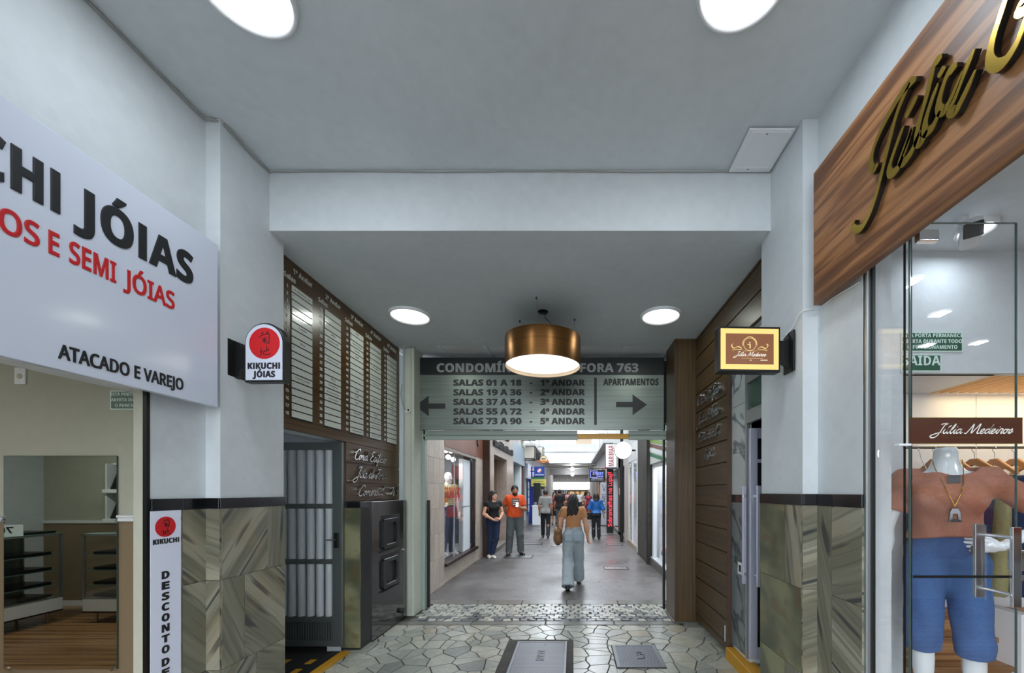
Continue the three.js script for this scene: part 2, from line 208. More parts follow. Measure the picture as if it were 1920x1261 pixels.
// piers with marble wainscot
function wainscot(parent, plane, x, items, base) {
  for (const [a, b, y0, y1, turn, m] of items) {
    const g = plane === 'x' ? bb(x - 0.006, x + 0.006, y0 + 0.0015, y1 - 0.0015, a + 0.0015, b - 0.0015) : bb(a + 0.0015, b - 0.0015, y0 + 0.0015, y1 - 0.0015, x - 0.006, x + 0.006);
    part(parent, 'marble_slab', uvm(g, 1, turn, R(0, 3), R(0, 3)), m ?? base);
  }
}
const stria = M(0xffffff, 0.24, { map: T.stria }), greenstone = M(0xffffff, 0.3, { map: T.green }), marble = M(0xffffff, 0.2, { map: T.whitemarble });
{ const s = struct('pillar', [bb(LW - 0.3, LP, 0, TOP - 0.001, P0, P1)], mat.wall, 'white pier with striped marble base beside the jewellery shop');
  const y = [0, 0.52, 1.075, 1.515];
  wainscot(s, 'x', LP + 0.004, [[-2.84, -2.47, y[2], y[3], 0.85], [-3.012, -2.84, y[2], y[3], 1.5], [-2.64, -2.47, y[1], y[2], -1.15], [-3.012, -2.64, y[1], y[2], -0.75], [-2.74, -2.47, y[0], y[1], 0.75], [-3.012, -2.74, y[0], y[1], -0.5]], stria);
  wainscot(s, 'z', P0 + 0.006, [[LW, LP + 0.008, y[2], y[3], 0.35], [LW, LP + 0.008, y[1], y[2], -1.0], [LW, LP + 0.008, y[0], y[1], 0.6]], stria);
  wainscot(s, 'x', LW + 0.006, [[P0, -2.31, y[2], y[3], -0.7], [P0, -2.31, y[1], y[2], -0.8], [P0, -2.31, y[0], y[1], -0.7], [-2.31, -2.14, y[1], y[3], -0.7], [-2.31, -2.14, y[0], y[1], 0.7]], stria);
  for (const g of [bb(LP - 0.004, LP + 0.014, 1.515, 1.58, P0 + 0.012, P1 - 0.003, 0.003), bb(LW, LP + 0.002, 1.515, 1.58, P0, P0 + 0.014, 0.003), bb(LW, LW + 0.014, 1.515, 1.58, P0 + 0.014, -2.312, 0.003), bb(LW, LW + 0.014, 1.515, 1.58, -2.308, -2.142, 0.003)]) part(s, 'border_tile', g, mat.blackstone, 'black polished border tile'); }
{ const s = struct('pillar', [bb(RP, RW + 0.3, 0, TOP - 0.001, P0, P1)], mat.wall, 'white pier with striped marble base beside the clothes shop');
  const y = [0, 0.5, 1.02, 1.535];
  wainscot(s, 'x', RP - 0.004, [[-2.66, -2.47, y[2], y[3], 1.35], [-3.012, -2.66, y[2], y[3], 0.1, greenstone], [-3.012, -2.47, y[1], y[2], 0.4, greenstone], [-2.66, -2.47, y[0], y[1], 1.3], [-3.012, -2.66, y[0], y[1], 0.9, greenstone]], stria);
  wainscot(s, 'z', P0 + 0.006, [[RP - 0.008, RW, y[2], y[3], -0.3], [RP - 0.008, RW, y[1], y[2], -0.35], [RP - 0.008, RW, y[0], y[1], -0.25]], stria);
  wainscot(s, 'x', RW - 0.006, [[P0, -2.32, y[1], y[3], 1.25], [P0, -2.32, y[0], y[1], 1.3], [-2.32, -2.075, y[2], y[3], -0.35], [-2.32, -2.075, y[1], y[2], 0.4], [-2.32, -2.075, y[0], y[1], 0.3]], stria);
  for (const g of [bb(RP - 0.014, RP + 0.004, 1.535, 1.605, P0 + 0.012, P1 - 0.003, 0.003), bb(RP - 0.002, RW, 1.535, 1.605, P0, P0 + 0.014, 0.003), bb(RW - 0.014, RW, 1.535, 1.605, P0 + 0.014, -2.077, 0.003)]) part(s, 'border_tile', g, mat.blackstone, 'black polished border tile'); }

// floor: mortar bed with crazy paving, stone kerbs, cobble band, then wet cement in the alley
{ const fl = struct('floor', [bb(-3.9, 2.9, -0.15, 0, 8, -5.0), bb(-3.9, 2.9, -0.15, -0.004, -5.0, -5.96)], mat.grout, 'mortar bed of the passage floor');
  part(fl, 'entrance_paving', bb(-2.3, 1.56, -0.005, 0.006, 3.2, -2.895), M([226, 228, 228], 0.3, { map: T.stone }));
  const x0 = -2.3, x1 = 1.56, z0 = -4.83, z1 = -2.9, sites = [], cell = 0.152;
  for (let z = z0 - 0.1; z < z1 + 0.2; z += cell) for (let x = x0 - 0.2; x < x1 + 0.2; x += cell * 1.25) sites.push([x + R(-0.15, 0.15), z + R(-0.12, 0.12)]);
  const stones = [[190, 190, 184], [180, 181, 176], [196, 193, 183], [170, 172, 169], [184, 176, 162], [154, 156, 155]].map((c) => M(c, 0.22, { map: T.stone }));
  const clip = (poly, nx, nz, c) => { const out = []; for (let i = 0; i < poly.length; i++) { const a = poly[i], b = poly[(i + 1) % poly.length], da = a[0] * nx + a[1] * nz - c, db = b[0] * nx + b[1] * nz - c; if (da <= 0) out.push(a); if (da * db < 0) { const t = da / (da - db); out.push([lerp(a[0], b[0], t), lerp(a[1], b[1], t)]); } } return out; };
  const holes = [[-0.7, 0.0, -4.36, -3.3], [0.393, 0.857, -4.192, -3.648]];
  let count = 0;
  for (const s of sites) {
    let poly = [[x0, z0], [x1, z0], [x1, z1], [x0, z1]];
    for (const o of sites) { if (o === s) continue; const dx = o[0] - s[0], dz = o[1] - s[1], l = Math.hypot(dx, dz); if (l > 0.75) continue; poly = clip(poly, dx / l, dz / l, (dx * (o[0] + s[0]) + dz * (o[1] + s[1])) / 2 / l - 0.0055); if (poly.length < 3) break; }
    if (poly.length < 3) continue;
    let bits = [poly];                                                   // stones are cut to fit around the two covers
    for (const [a, b, d, e] of holes) bits = bits.flatMap((q) => { const mid = clip(clip(q, 1, 0, b), -1, 0, -a); return [clip(q, 1, 0, a), clip(q, -1, 0, -b), clip(mid, 0, 1, d), clip(mid, 0, -1, -e)]; });
    const m = stones[Math.floor(R(0, 1) * R(0.4, 1) * 6)], area = (q) => Math.abs(q.reduce((t, p, i) => { const n = q[(i + 1) % q.length]; return t + p[0] * n[1] - n[0] * p[1]; }, 0)) / 2;
    if (bits.length > 1 && bits.filter((q) => q.length > 2).length > 1 && !holes.some(([a, b, d, e]) => { const q = clip(clip(clip(clip(poly, 1, 0, b), -1, 0, -a), 0, 1, e), 0, -1, -d); return q.length > 2 && area(q) > 1e-6; })) bits = [poly];
    for (const q of bits) { if (q.length < 3 || area(q) < 0.0012 || count >= 300) continue; count++; part(fl, 'flagstone', slabStone(q, -0.01, 0.006 + R(0, 0.0025), 0.003), m); }
  }
  const kerb = M([120, 118, 114], 0.26, { map: T.stone });
  for (const [za, zb, xs] of [[-4.845, -4.975, [-2.2, -1.25, -0.34, 0.5, 1.3]], [-5.735, -5.945, [-2.15, -1.4, -0.75, -0.1, 0.65, 1.35]]]) for (let i = 0; i < xs.length - 1; i++) part(fl, 'kerb_slab', bb(xs[i] + 0.006, xs[i + 1] - 0.006, -0.02, 0.008 + R(0, 0.003), za, zb, 0.006), kerb);
  const cobbleGeo = [], cobbleMat = [[206, 204, 196], [190, 190, 186], [172, 174, 172], [112, 114, 120]].map((c) => M(c, 0.26, { map: T.stone }));
  let k = 0;
  for (let r = 0; r < 8; r++) for (let i = 0; i < 31; i++) {
    const za = -5.0 - r * 0.091, xa = -2.05 + i * 0.106 + (r % 2) * 0.05, j = () => R(-0.016, 0.016);
    if (xa > 1.22) continue;
    const poly = [[xa + 0.006 + j(), za + j()], [xa + 0.1 + j(), za + j()], [xa + 0.1 + j(), za - 0.083 + j()], [xa + 0.006 + j(), za - 0.083 + j()]];
    const dark = r < 2 ? rnd() < 0.75 : rnd() < 0.06;
    part(fl, 'cobble', slabStone(poly, -0.02, 0.004 + R(0, 0.006), 0.006), cobbleMat[dark ? 3 : Math.floor(R(0, 2.99))]); k++;
  } }
struct('street', [bb(-30, 30, -0.3, -0.15, 30, 8)], mat.concrete, 'street outside');
struct('alley_floor', [bb(-6, 6, -0.2, 0, -5.955, -52)], mat.pavement, 'damp grey cement floor of the alley');
// plaster behind the directory and the stair entrance; upper wall above the gate
struct('wall_stair_entrance', [bb(LPAN - 0.22, LPAN - 0.035, 2.13, SOF, P1, -5.3), bb(LPAN - 0.22, LPAN - 0.035, 0, 2.14, -4.06, -5.3), bb(-3.9, -3.8, 0, SOF, P1 + 0.3, -5.3), bb(-3.9, LW - 0.13, 0, SOF, P1 + 0.35, P1 + 0.2), bb(-3.9, LPAN - 0.03, 0, SOF, -4.95, -5.3)], mat.wall, 'plaster wall behind the directory board');
struct('wall_apartment_entrance', [bb(RPAN + 0.04, RPAN + 0.2, 3.0, SOF, P1, -5.3), bb(RPAN + 0.07, RPAN + 0.2, 0, SOF, -3.52, -5.6), bb(2.8, 2.9, 0, SOF, -3.08, -5.3), bb(RW + 0.2, 2.9, 0, SOF, -3.07, -3.12), bb(RPAN + 0.05, 2.9, 0, SOF, -5.2, -5.3)], mat.wall, 'plaster wall behind the wooden boards');
struct('wall_gate', [bb(-3.9, -2.2, 0, 6.2, -5.62, -5.8), bb(1.42, 2.9, 0, 6.2, -5.62, -5.8), bb(-2.3, 1.6, 3.2, 6.2, -5.66, -5.8)], mat.wall, 'wall over the gate opening');
// ---------- corridor: lamps ----------
const capOf = {}; const cap = (h, font = fontBold) => { const k = font === fontBold ? 'b' : font === fontSans ? 's' : 'r'; if (!capOf[k]) { const g = new TextGeometry('H', { font, size: 1, depth: 0.1, bevelEnabled: false }); g.computeBoundingBox(); capOf[k] = g.boundingBox.max.y; } return h / capOf[k]; };
function words(str, h, x, y, z, o = {}) { return text(str, cap(h, o.font ?? fontBold), x, y, z, o); }
const glowCool = M([250, 252, 255], 0.5, { emissive: new THREE.Color(1, 1.02, 1.04), emissiveIntensity: 2.2 }), glowWarm = M([255, 255, 246], 0.5, { emissive: new THREE.Color(1, 1, 0.9), emissiveIntensity: 2.0 });
function discLamp(label, x, y, z, r, glow, color, power, group = 'round ceiling lamps') {
  const o = thing('ceiling_lamp', label, 'lamp', [x, y, z], 0, group);
  part(o, 'rim', lathe([[r, -0.008], [r + 0.004, -0.024], [r + 0.012, -0.028], [r + 0.022, -0.022], [r + 0.026, 0]], 48), mat.plastic);
  part(o, 'diffuser', lathe([[0.0001, -0.02], [r * 0.7, -0.0195], [r + 0.003, -0.012]], 48), glow);
  const s = r * 1.3; areaLight(o, color, power, s, s, 0, -0.034, 0);
  return o;
}
const cool = new THREE.Color(0.9, 0.99, 1.08), greenish = new THREE.Color(0.93, 1.02, 0.92);
discLamp('round ceiling lamp of the front bay, above the jewellery shop sign', -1.50, TOP, -1.815, 0.185, glowCool, cool, FRONT_LIGHT);
discLamp('round ceiling lamp of the front bay, above the clothes shop board', 0.765, TOP, -1.79, 0.185, glowCool, cool, FRONT_LIGHT);
discLamp('round ceiling lamp near the directory board', -1.73, SOF, -4.24, 0.187, glowWarm, greenish, SOFFIT_LIGHT);
discLamp('round ceiling lamp near the slatted wood wall', 0.927, SOF, -4.24, 0.187, glowWarm, greenish, SOFFIT_LIGHT);
discLamp('round ceiling lamp behind the viewer towards the street', -0.4, TOP, 1.6, 0.185, glowCool, cool, FRONT_LIGHT);
{ // pendant drum
  const o = thing('pendant_lamp', 'brushed copper drum pendant lamp hung on thin wires', 'lamp', [-0.316, SOF, -4.16]);
  const copper = M([150, 104, 58], 0.3, { metalness: 0.9, map: T.brush });
  part(o, 'shade', lathe([[0.386, -0.575], [0.392, -0.575], [0.392, -0.29], [0.386, -0.29], [0.386, -0.575]], 72), copper);
  part(o, 'top_cover', lathe([[0.0001, -0.31], [0.384, -0.31]], 48), mat.black);
  part(o, 'shade_lining', lathe([[0.3855, -0.572], [0.3855, -0.293]], 72), M([214, 196, 170], 0.6));
  part(o, 'diffuser', lathe([[0.0001, -0.535], [0.384, -0.535], [0.384, -0.531], [0.0001, -0.531]], 64), M([255, 252, 244], 0.4, { emissive: new THREE.Color(1, 0.97, 0.9), emissiveIntensity: 1.15 }));
  part(o, 'canopy', lathe([[0.0001, -0.018], [0.045, -0.016], [0.055, 0]], 28), mat.black);
  part(o, 'cord', tube([[0.005, -0.01, 0], [0.02, -0.06, 0], [0.075, -0.12, 0.01], [0.1, -0.22, 0.02], [0.1, -0.31, 0.02]], 0.0045), M([60, 60, 58], 0.6));
  for (const [a, b, c] of [[-0.04, 0.31], [-0.27, -0.22], [0.33, -0.18]]) { part(o, 'wire', cyl(0.0016, 0.0016, 0.31, a, -0.31, b, 6), mat.steel); part(o, 'anchor', cyl(0.004, 0.01, 0.025, a, -0.025, b, 10), mat.dark); }
  areaLight(o, new THREE.Color(1, 0.97, 0.9), 3.5, 0.5, 0.5, 0, -0.545, 0); }

// ---------- jewellery shop: fascia, projecting sign, banner ----------
{ const o = thing('shop_fascia', 'large white shop fascia with black and red lettering above the mirror shop', 'sign', [-2.15, 0, -2.42], Math.PI / 2);
  part(o, 'panel', bb(-3.9, 0, 2.13, 3.11, -0.035, 0, 0.004), M([206, 212, 226], 0.22, { clearcoat: 0.3, clearcoatRoughness: 0.1 }));
  for (const x of [-0.3, -2.3]) part(o, 'bracket', bb(x, x + 0.04, 2.3, 2.95, -0.118, -0.034), mat.dark);
  const b = { bold: 0.004, depth: 0.004 };
  part(o, 'lettering', [words('KIKUCHI', 0.165, -1.366, 2.782, 0, { ...b, width: 0.62 }), words('JÓIAS', 0.165, -0.70, 2.782, 0, { ...b, width: 0.54 })], mat.ink, 'black block letters');
  const s = { font: fontSans, bold: 0.003, depth: 0.003 };
  part(o, 'lettering', [words('OS', 0.09, -0.925, 2.6, 0, { ...s, width: 0.115 }), words('E', 0.09, -0.782, 2.6, 0, { ...s, width: 0.034 }), words('SEMI', 0.09, -0.715, 2.6, 0, { ...s, width: 0.175 }), words('JÓIAS', 0.088, -0.51, 2.598, 0, { ...s, width: 0.245 })], mat.red, 'red letters');
  part(o, 'lettering', words('ATACADO E VAREJO', 0.058, -0.752, 2.178, 0, { font: fontSans, bold: 0.0022, depth: 0.003, width: 0.535 }), mat.ink, 'small black letters'); }
const ideogram = [[[640, 290], [680, 280]], [[658, 265], [666, 300]], [[718, 276], [767, 250]], [[735, 258], [741, 292]], [[652, 312], [625, 340], [594, 362]], [[632, 326], [700, 305], [776, 290]], [[776, 290], [774, 380], [771, 458]], [[771, 458], [745, 448], [722, 434]], [[690, 350], [693, 410], [695, 462]], [[658, 402], [695, 392], [734, 384]], [[655, 365], [674, 386]], [[726, 350], [704, 376]], [[690, 398], [670, 425], [648, 442]], [[700, 398], [720, 420], [740, 432]], [[613, 602], [640, 592], [667, 580]], [[630, 535], [636, 590], [640, 642]], [[600, 667], [625, 652], [652, 630]], [[680, 602], [730, 570], [766, 550], [752, 592]], [[735, 495], [733, 550], [730, 602]], [[692, 568], [682, 610], [682, 640], [730, 645], [780, 640], [787, 618]]];
const ideogramGeo = (k, x, y, z, pen) => join(ideogram.map((s) => strokeGeo(s.map(([a, b]) => [x + (a - 692) * k, y - (b - 453) * k]), pen, 0.001, { z, thin: 0.5, n: 4 })));
const disc = (r, x, y, z, d = 0.001, seg = 48) => { const g = new THREE.CylinderGeometry(r, r, d, seg); g.rotateX(Math.PI / 2); g.translate(x, y, z + d / 2); return g; };
const arch = (w, h, n = 24) => { const r = w / 2, p = [[-r, 0], [r, 0]]; for (let i = 0; i <= n; i++) { const a = Math.PI * i / n; p.push([r * Math.cos(a), h - r + r * Math.sin(a)]); } return p; };
{ const o = thing('projecting_sign', 'arched black framed projecting sign with a red disc on the pier', 'sign', [-1.974, 2.32, -2.56], -0.03);
  part(o, 'casing', move(extrude(arch(0.262, 0.378), 0.05, 0.006), 0, 0, -0.05), mat.black);
  part(o, 'face', move(extrude(arch(0.24, 0.356), 0.004), 0, 0.011, 0.004), M([214, 218, 232], 0.3));
  part(o, 'red_disc', disc(0.1, 0.004, 0.245, 0.008), M([206, 24, 30], 0.4));
  part(o, 'lettering', [ideogramGeo(0.000378, 0.004, 0.245, 0.0095, 0.005), words('KIKUCHI', 0.037, 0, 0.083, 0.008, { align: 0, width: 0.212, depth: 0.001, bold: 0.0018 }), words('JÓIAS', 0.037, 0.0, 0.03, 0.008, { align: 0, width: 0.148, depth: 0.001, bold: 0.0018 })], mat.ink);
  const arm = extrude([[-0.206, 0.03], [-0.206, 0.27], [-0.17, 0.255], [-0.17, 0.235], [-0.14, 0.222], [-0.125, 0.222], [-0.125, 0.1], [-0.14, 0.098], [-0.17, 0.075], [-0.17, 0.05]], 0.03, 0.003);
  part(o, 'bracket', move(arm, 0, 0, -0.042), mat.black);
  part(o, 'wall_plate', bb(-0.212, -0.203, 0.035, 0.27, -0.09, 0.045, 0.004), mat.black); }
{ const o = thing('vertical_banner', 'narrow white vertical banner with a red disc over the marble', 'banner', [-2.254, 0, -2.133], Math.PI / 2);
  part(o, 'sheet', bb(0, 0.165, 0.08, 1.514, -0.003, 0), M([222, 224, 240], 0.5));
  part(o, 'red_disc', disc(0.056, 0.078, 1.426, 0), M([200, 22, 28], 0.5));
  const g = [ideogramGeo(0.000215, 0.078, 1.426, 0.0015, 0.0032), words('KIKUCHI', 0.026, 0.082, 1.334, 0, { align: 0, width: 0.142, depth: 0.0015, bold: 0.001 })];
  [...'DESCONTO'].forEach((c, i) => g.push(words(c, 0.04, 0.078, 1.14 - i * 0.0586, 0, { align: 0, depth: 0.0015, bold: 0.0016, width: c === 'I' ? 0 : 0.042 })));
  [...'DE'].forEach((c, i) => g.push(words(c, 0.04, 0.078, 0.66 - i * 0.0586, 0, { align: 0, depth: 0.0015, bold: 0.0016, width: 0.042 })));
  part(o, 'lettering', g, mat.ink); }

// ---------- clothes shop: wooden board with script letters, lightbox ----------
{ const o = thing('wooden_sign_board', 'large walnut sign board with raised gold script letters', 'sign', [1.43, 0, -2.383], -Math.PI / 2);
  part(o, 'board', bb(0, 3.6, 2.726, 3.512, -0.05, 0, 0.003), mat.walnut);
  part(o, 'bracket', bb(0.05, 3.5, 2.85, 2.95, -0.085, -0.05), mat.dark);
  const script = { first: [[[0.545, 3.125], [0.517, 3.122], [0.502, 3.169], [0.52, 3.222], [0.58, 3.276], [0.66, 3.314], [0.711, 3.32], [0.749, 3.306]], [[0.72, 3.32], [0.662, 3.269], [0.615, 3.184], [0.583, 3.102], [0.547, 3.019], [0.498, 2.94], [0.442, 2.903], [0.399, 2.919], [0.376, 2.954], [0.392, 2.971]]], u: [[[0.688, 3.169], [0.646, 3.114], [0.611, 3.052], [0.622, 3.018], [0.657, 3.015], [0.692, 3.054], [0.73, 3.118]], [[0.737, 3.121], [0.694, 3.072], [0.673, 3.039], [0.688, 3.015], [0.725, 3.025], [0.77, 3.076]], [[0.754, 3.233], [0.723, 3.211], [0.698, 3.193]]], l: [[[0.864, 3.275], [0.834, 3.273], [0.799, 3.187], [0.759, 3.097], [0.753, 3.047], [0.77, 3.027], [0.802, 3.048]]], i: [[[0.849, 3.186], [0.817, 3.14], [0.791, 3.082], [0.796, 3.045], [0.822, 3.04], [0.857, 3.072]], [[0.876, 3.223], [0.849, 3.206]]], a: [[[0.924, 3.177], [0.89, 3.179], [0.857, 3.129], [0.851, 3.088], [0.873, 3.058], [0.902, 3.075], [0.945, 3.13]], [[0.987, 3.164], [0.954, 3.121], [0.919, 3.068], [0.897, 3.038], [0.917, 3.014], [0.949, 3.038], [0.991, 3.087]]], c: [[[1.118, 3.232], [1.094, 3.219], [1.067, 3.171], [1.044, 3.117], [1.039, 3.069], [1.058, 3.03], [1.084, 3.016], [1.118, 3.034], [1.148, 3.084], [1.172, 3.137], [1.19, 3.22], [1.17, 3.27], [1.13, 3.26], [1.118, 3.232]], [[1.18, 3.2], [1.149, 3.15], [1.127, 3.136], [1.149, 3.113], [1.178, 3.13]]] };
  for (const k in script) { const L = part(o, 'letter', script[k].map((s) => strokeGeo(s, 0.037, 0.022, { z: 0.006, nib: 1.0, thin: 0.5, n: 7 })), mat.black); part(L, 'letter_face', script[k].map((s) => strokeGeo(s, 0.037, 0.003, { z: 0.0282, nib: 1.0, thin: 0.5, n: 7 })), mat.gold, 'polished gold front'); } }
{ const o = thing('projecting_sign', 'lit brown and gold rectangular projecting sign on the pier', 'sign', [1.128, 2.385, -2.56], 0.035);
  part(o, 'casing', bb(-0.202, 0.202, 0, 0.292, -0.07, 0, 0.006), mat.black);
  part(o, 'lit_border', rectRing(-0.188, 0.188, 0.016, 0.276, 0.032, 0.003, 0.0), M([214, 176, 88], 0.4, { emissive: new THREE.Color(1, 0.78, 0.32), emissiveIntensity: 0.55 }));
  part(o, 'lit_face', bb(-0.157, 0.157, 0.047, 0.245, -0.001, 0.002), M([104, 58, 36], 0.4, { emissive: new THREE.Color(0.42, 0.2, 0.1), emissiveIntensity: 0.35 }));
  const gold = M([226, 196, 120], 0.35, { emissive: new THREE.Color(0.9, 0.72, 0.36), emissiveIntensity: 0.3 }), ring = (r, w) => { const p = []; for (let i = 0; i < 24; i++) p.push([r * Math.cos(i / 24 * 6.2832), 0.176 + r * Math.sin(i / 24 * 6.2832)]); return strokeGeo(p, w, 0.001, { z: 0.0025, closed: true, thin: 1, n: 2 }); };
  const em = [ring(0.04, 0.003), strokeGeo([[-0.047, 0.165], [-0.04, 0.2], [0, 0.224], [0.04, 0.2], [0.047, 0.165]], 0.005, 0.001, { z: 0.0025, thin: 0.6 }), bb(-0.004, 0.004, 0.182, 0.19, 0.0022, 0.0035), bb(-0.015, 0.006, 0.172, 0.178, 0.0022, 0.0035), bb(-0.002, 0.006, 0.15, 0.176, 0.0022, 0.0035)];
  for (const s of [-1, 1]) { em.push(strokeGeo([[s * 0.05, 0.148], [s * 0.075, 0.16], [s * 0.105, 0.15], [s * 0.118, 0.17], [s * 0.108, 0.18]], 0.007, 0.001, { z: 0.0025, thin: 0.4 }), strokeGeo([[s * 0.05, 0.14], [s * 0.08, 0.142], [s * 0.115, 0.137]], 0.005, 0.001, { z: 0.0025, thin: 0.4 })); }
  em.push(bb(-0.04, 0.045, 0.133, 0.1345, 0.0022, 0.0032), bb(-0.055, 0.085, 0.086, 0.0872, 0.0022, 0.0032));
  part(o, 'emblem', em, gold);
  part(o, 'lettering', [cursiveGeo('Júlia Medeiros', 0.0125, -0.098, 0.1, 0.0025, 0.001, 0.26, 0.2), words('763', 0.005, 0.0, 0.072, 0.002, { depth: 0.001 }), words('BEM VESTIR', 0.006, 0.07, 0.072, 0.002, { depth: 0.001 })], M([245, 240, 225], 0.4, { emissive: new THREE.Color(1, 0.95, 0.85), emissiveIntensity: 0.35 }));
  part(o, 'bracket', move(extrude([[0.2, 0.075], [0.2, 0.21], [0.235, 0.21], [0.268, 0.225], [0.268, 0.03], [0.25, 0.055], [0.22, 0.072]], 0.035, 0.003), 0, 0, -0.055), mat.black);
  part(o, 'wall_plate', bb(0.268, 0.281, 0.005, 0.265, -0.085, 0.03, 0.003), mat.black);
  const l = new THREE.RectAreaLight(new THREE.Color(1, 0.8, 0.45), 0.8, 0.36, 0.24); l.position.set(0, 0.146, 0.006); l.rotation.y = Math.PI; o.add(l);
}
solo('sign_cable', tube([[1.36, 2.6, -2.66], [1.395, 2.65, -2.6], [1.408, 2.68, -2.56], [1.408, 2.73, -2.478], [1.44, 2.735, -2.455], [1.5, 2.74, -2.45], [1.504, 2.74, -2.3], [1.504, 2.72, -2.1]], 0.004, 60), mat.plastic, 'thin white cable running from the lit brown sign across the pier', 'cable');
solo('ceiling_cable', [tube([[-2.262, 3.908, 1.8], [-2.262, 3.908, 0], [-2.262, 3.905, -1.6], [-2.262, 3.9, -2.3], [-2.25, 3.9, -2.45], [-2.2, 3.905, -2.46], [-2.172, 3.902, -2.5], [-2.172, 3.89, -2.7], [-2.17, 3.9, -2.86]], 0.007, 90), tube([[-2.17, 3.905, -2.862], [-1.6, 3.909, -2.862], [-0.9, 3.905, -2.862], [-0.2, 3.91, -2.862], [0.6, 3.904, -2.862], [1.41, 3.909, -2.862]], 0.004, 60)], M([150, 150, 146], 0.6), 'dusty grey cable along the corner of ceiling and wall', 'cable');
{ const o = thing('ceiling_hatch', 'white plastic access hatch in the ceiling corner', 'hatch', [1.255, TOP, -2.7], 0);
  const t = 0.02; part(o, 'cover', turnZ(bb(-0.145, 0.145, -0.022, -0.008, -0.155, 0.18, 0.004), -0.0), mat.plastic); part(o, 'frame', rectRing(-0.125, 0.125, -0.13, 0.155, 0.01, 0.004).rotateX(Math.PI / 2).translate(0, -0.021, 0.012), mat.white);
  for (const z of [-0.13, 0.15]) part(o, 'screw', cyl(0.004, 0.004, 0.003, -0.02, -0.0245, z, 8), mat.dark); }

// ---------- gate with direction board ----------
{ const o = thing('direction_board', 'brushed steel direction board listing office floors above the gate', 'sign', [0, 0, GATE]);
  const X = (px) => (px - 1075) * 0.0072, Y = (py) => EYE + (921 - py) * 0.0072;
  part(o, 'panel', bb(-2.138, 1.224, 2.455, 3.197, -0.04, 0, 0.004), M([138, 147, 140], 0.36, { metalness: 0.75, map: T.brush }));
  part(o, 'header', bb(-2.138, 1.224, 3.197, 3.427, -0.04, 0.004, 0.004), M([20, 24, 26], 0.35));
  part(o, 'lettering', words('CONDOMÍNIO JUIZ DE FORA 763', 0.112, X(819), Y(697), 0.004, { width: X(1197) - X(819), depth: 0.003, bold: 0.003 }), M([150, 152, 150], 0.4), 'grey block letters on the black header');
  const g = [];
  [['01', '18', 1], ['19', '36', 2], ['37', '54', 3], ['55', '72', 4], ['73', '90', 5]].forEach(([a, b, n], i) => { const y = Y(722.5 + 18 * i), q = { depth: 0.003, bold: 0.0035 }; g.push(words(`SALAS ${a} A ${b}`, 0.078, X(850), y, 0, { ...q, width: X(978) - X(850) }), words('-', 0.078, X(993), y, 0, q), words(`${n}º ANDAR`, 0.078, X(1013), y, 0, { ...q, width: X(1097) - X(1013) })); });
  g.push(words('APARTAMENTOS', 0.082, X(1131), Y(721.5), 0, { depth: 0.003, bold: 0.004, width: X(1235) - X(1131) }), bb(X(1114), X(1119), Y(796), Y(708), 0, 0.003));
  part(o, 'lettering', g, mat.ink, 'black block letters');
  part(o, 'arrow', extrude([[X(779), Y(761)], [X(804), Y(780)], [X(804), Y(766)], [X(835), Y(766)], [X(835), Y(756)], [X(804), Y(756)], [X(804), Y(741)]], 0.003), mat.ink);
  part(o, 'arrow', extrude([[X(1213), Y(758.5)], [X(1186), Y(739)], [X(1186), Y(753)], [X(1155), Y(753)], [X(1155), Y(763)], [X(1186), Y(763)], [X(1186), Y(778)]], 0.003), mat.ink); }
{ const o = thing('roller_shutter', 'raised grey roller shutter with bottom rail in the gateway', 'shutter', [0, 0, -5.52]);
  const paint = M([148, 160, 152], 0.4), c = [[0, 2.33], [0.05, 2.33], [0.05, 2.375], [0.035, 2.385], [0.05, 2.4], [0.05, 2.455], [0, 2.455]];
  for (const [a, b] of [[-2.05, 0.055], [0.76, 1.3]]) part(o, 'bottom_rail', move(turnY(extrude(c.map(([z, y]) => [-z, y]), b - a, 0), Math.PI / 2), a, 0, 0), paint);
  part(o, 'yellow_plate', bb(0.055, 0.76, 2.342, 2.415, 0, 0.03, 0.003), M([196, 142, 24], 0.4));
  part(o, 'curtain_roll', bb(-2.05, 1.3, 2.55, 3.4, -0.1, 0.06), mat.dark);
  part(o, 'guide_rail', bb(-2.07, -2.03, 0, 3.3, -0.03, 0.05), paint); part(o, 'guide_rail', bb(1.235, 1.262, 0, 3.3, -0.03, 0.02), mat.black);
  part(o, 'bumper', bb(-2.03, -1.995, 0.01, 1.5, -0.06, -0.03), mat.black); }
{ const s = struct('gate_post', [bb(-2.19, -2.07, 0, SOF, -5.2, -5.5, 0.004), bb(-2.25, -2.19, 0, SOF, -5.28, -5.5)], M([206, 210, 196], 0.5, { map: T.paint }), 'pale painted gate post');
  part(s, 'seam', bb(-2.115, -2.105, 0, 3.48, -5.196, -5.2), M([166, 170, 156], 0.5)); }
{ const o = thing('infrared_sensor', 'small cylindrical sensor with cable on the gate post', 'sensor', [-2.12, 2.66, -5.19]);
  part(o, 'body', turnX(cyl(0.022, 0.022, 0.05, 0, 0, 0, 14), Math.PI / 2.2), mat.plastic); part(o, 'lens', turnX(cyl(0.014, 0.014, 0.006, 0, 0.05, 0, 12), Math.PI / 2.2), mat.black); part(o, 'bracket', bb(-0.07, 0, -0.012, 0.012, -0.01, 0.0), mat.plastic); part(o, 'cable', tube([[-0.1, 0.35, 0.01], [-0.11, 0.2, 0.012], [-0.075, 0.05, 0.01], [-0.05, 0.0, 0.01]], 0.0035), M([120, 116, 100], 0.6)); }

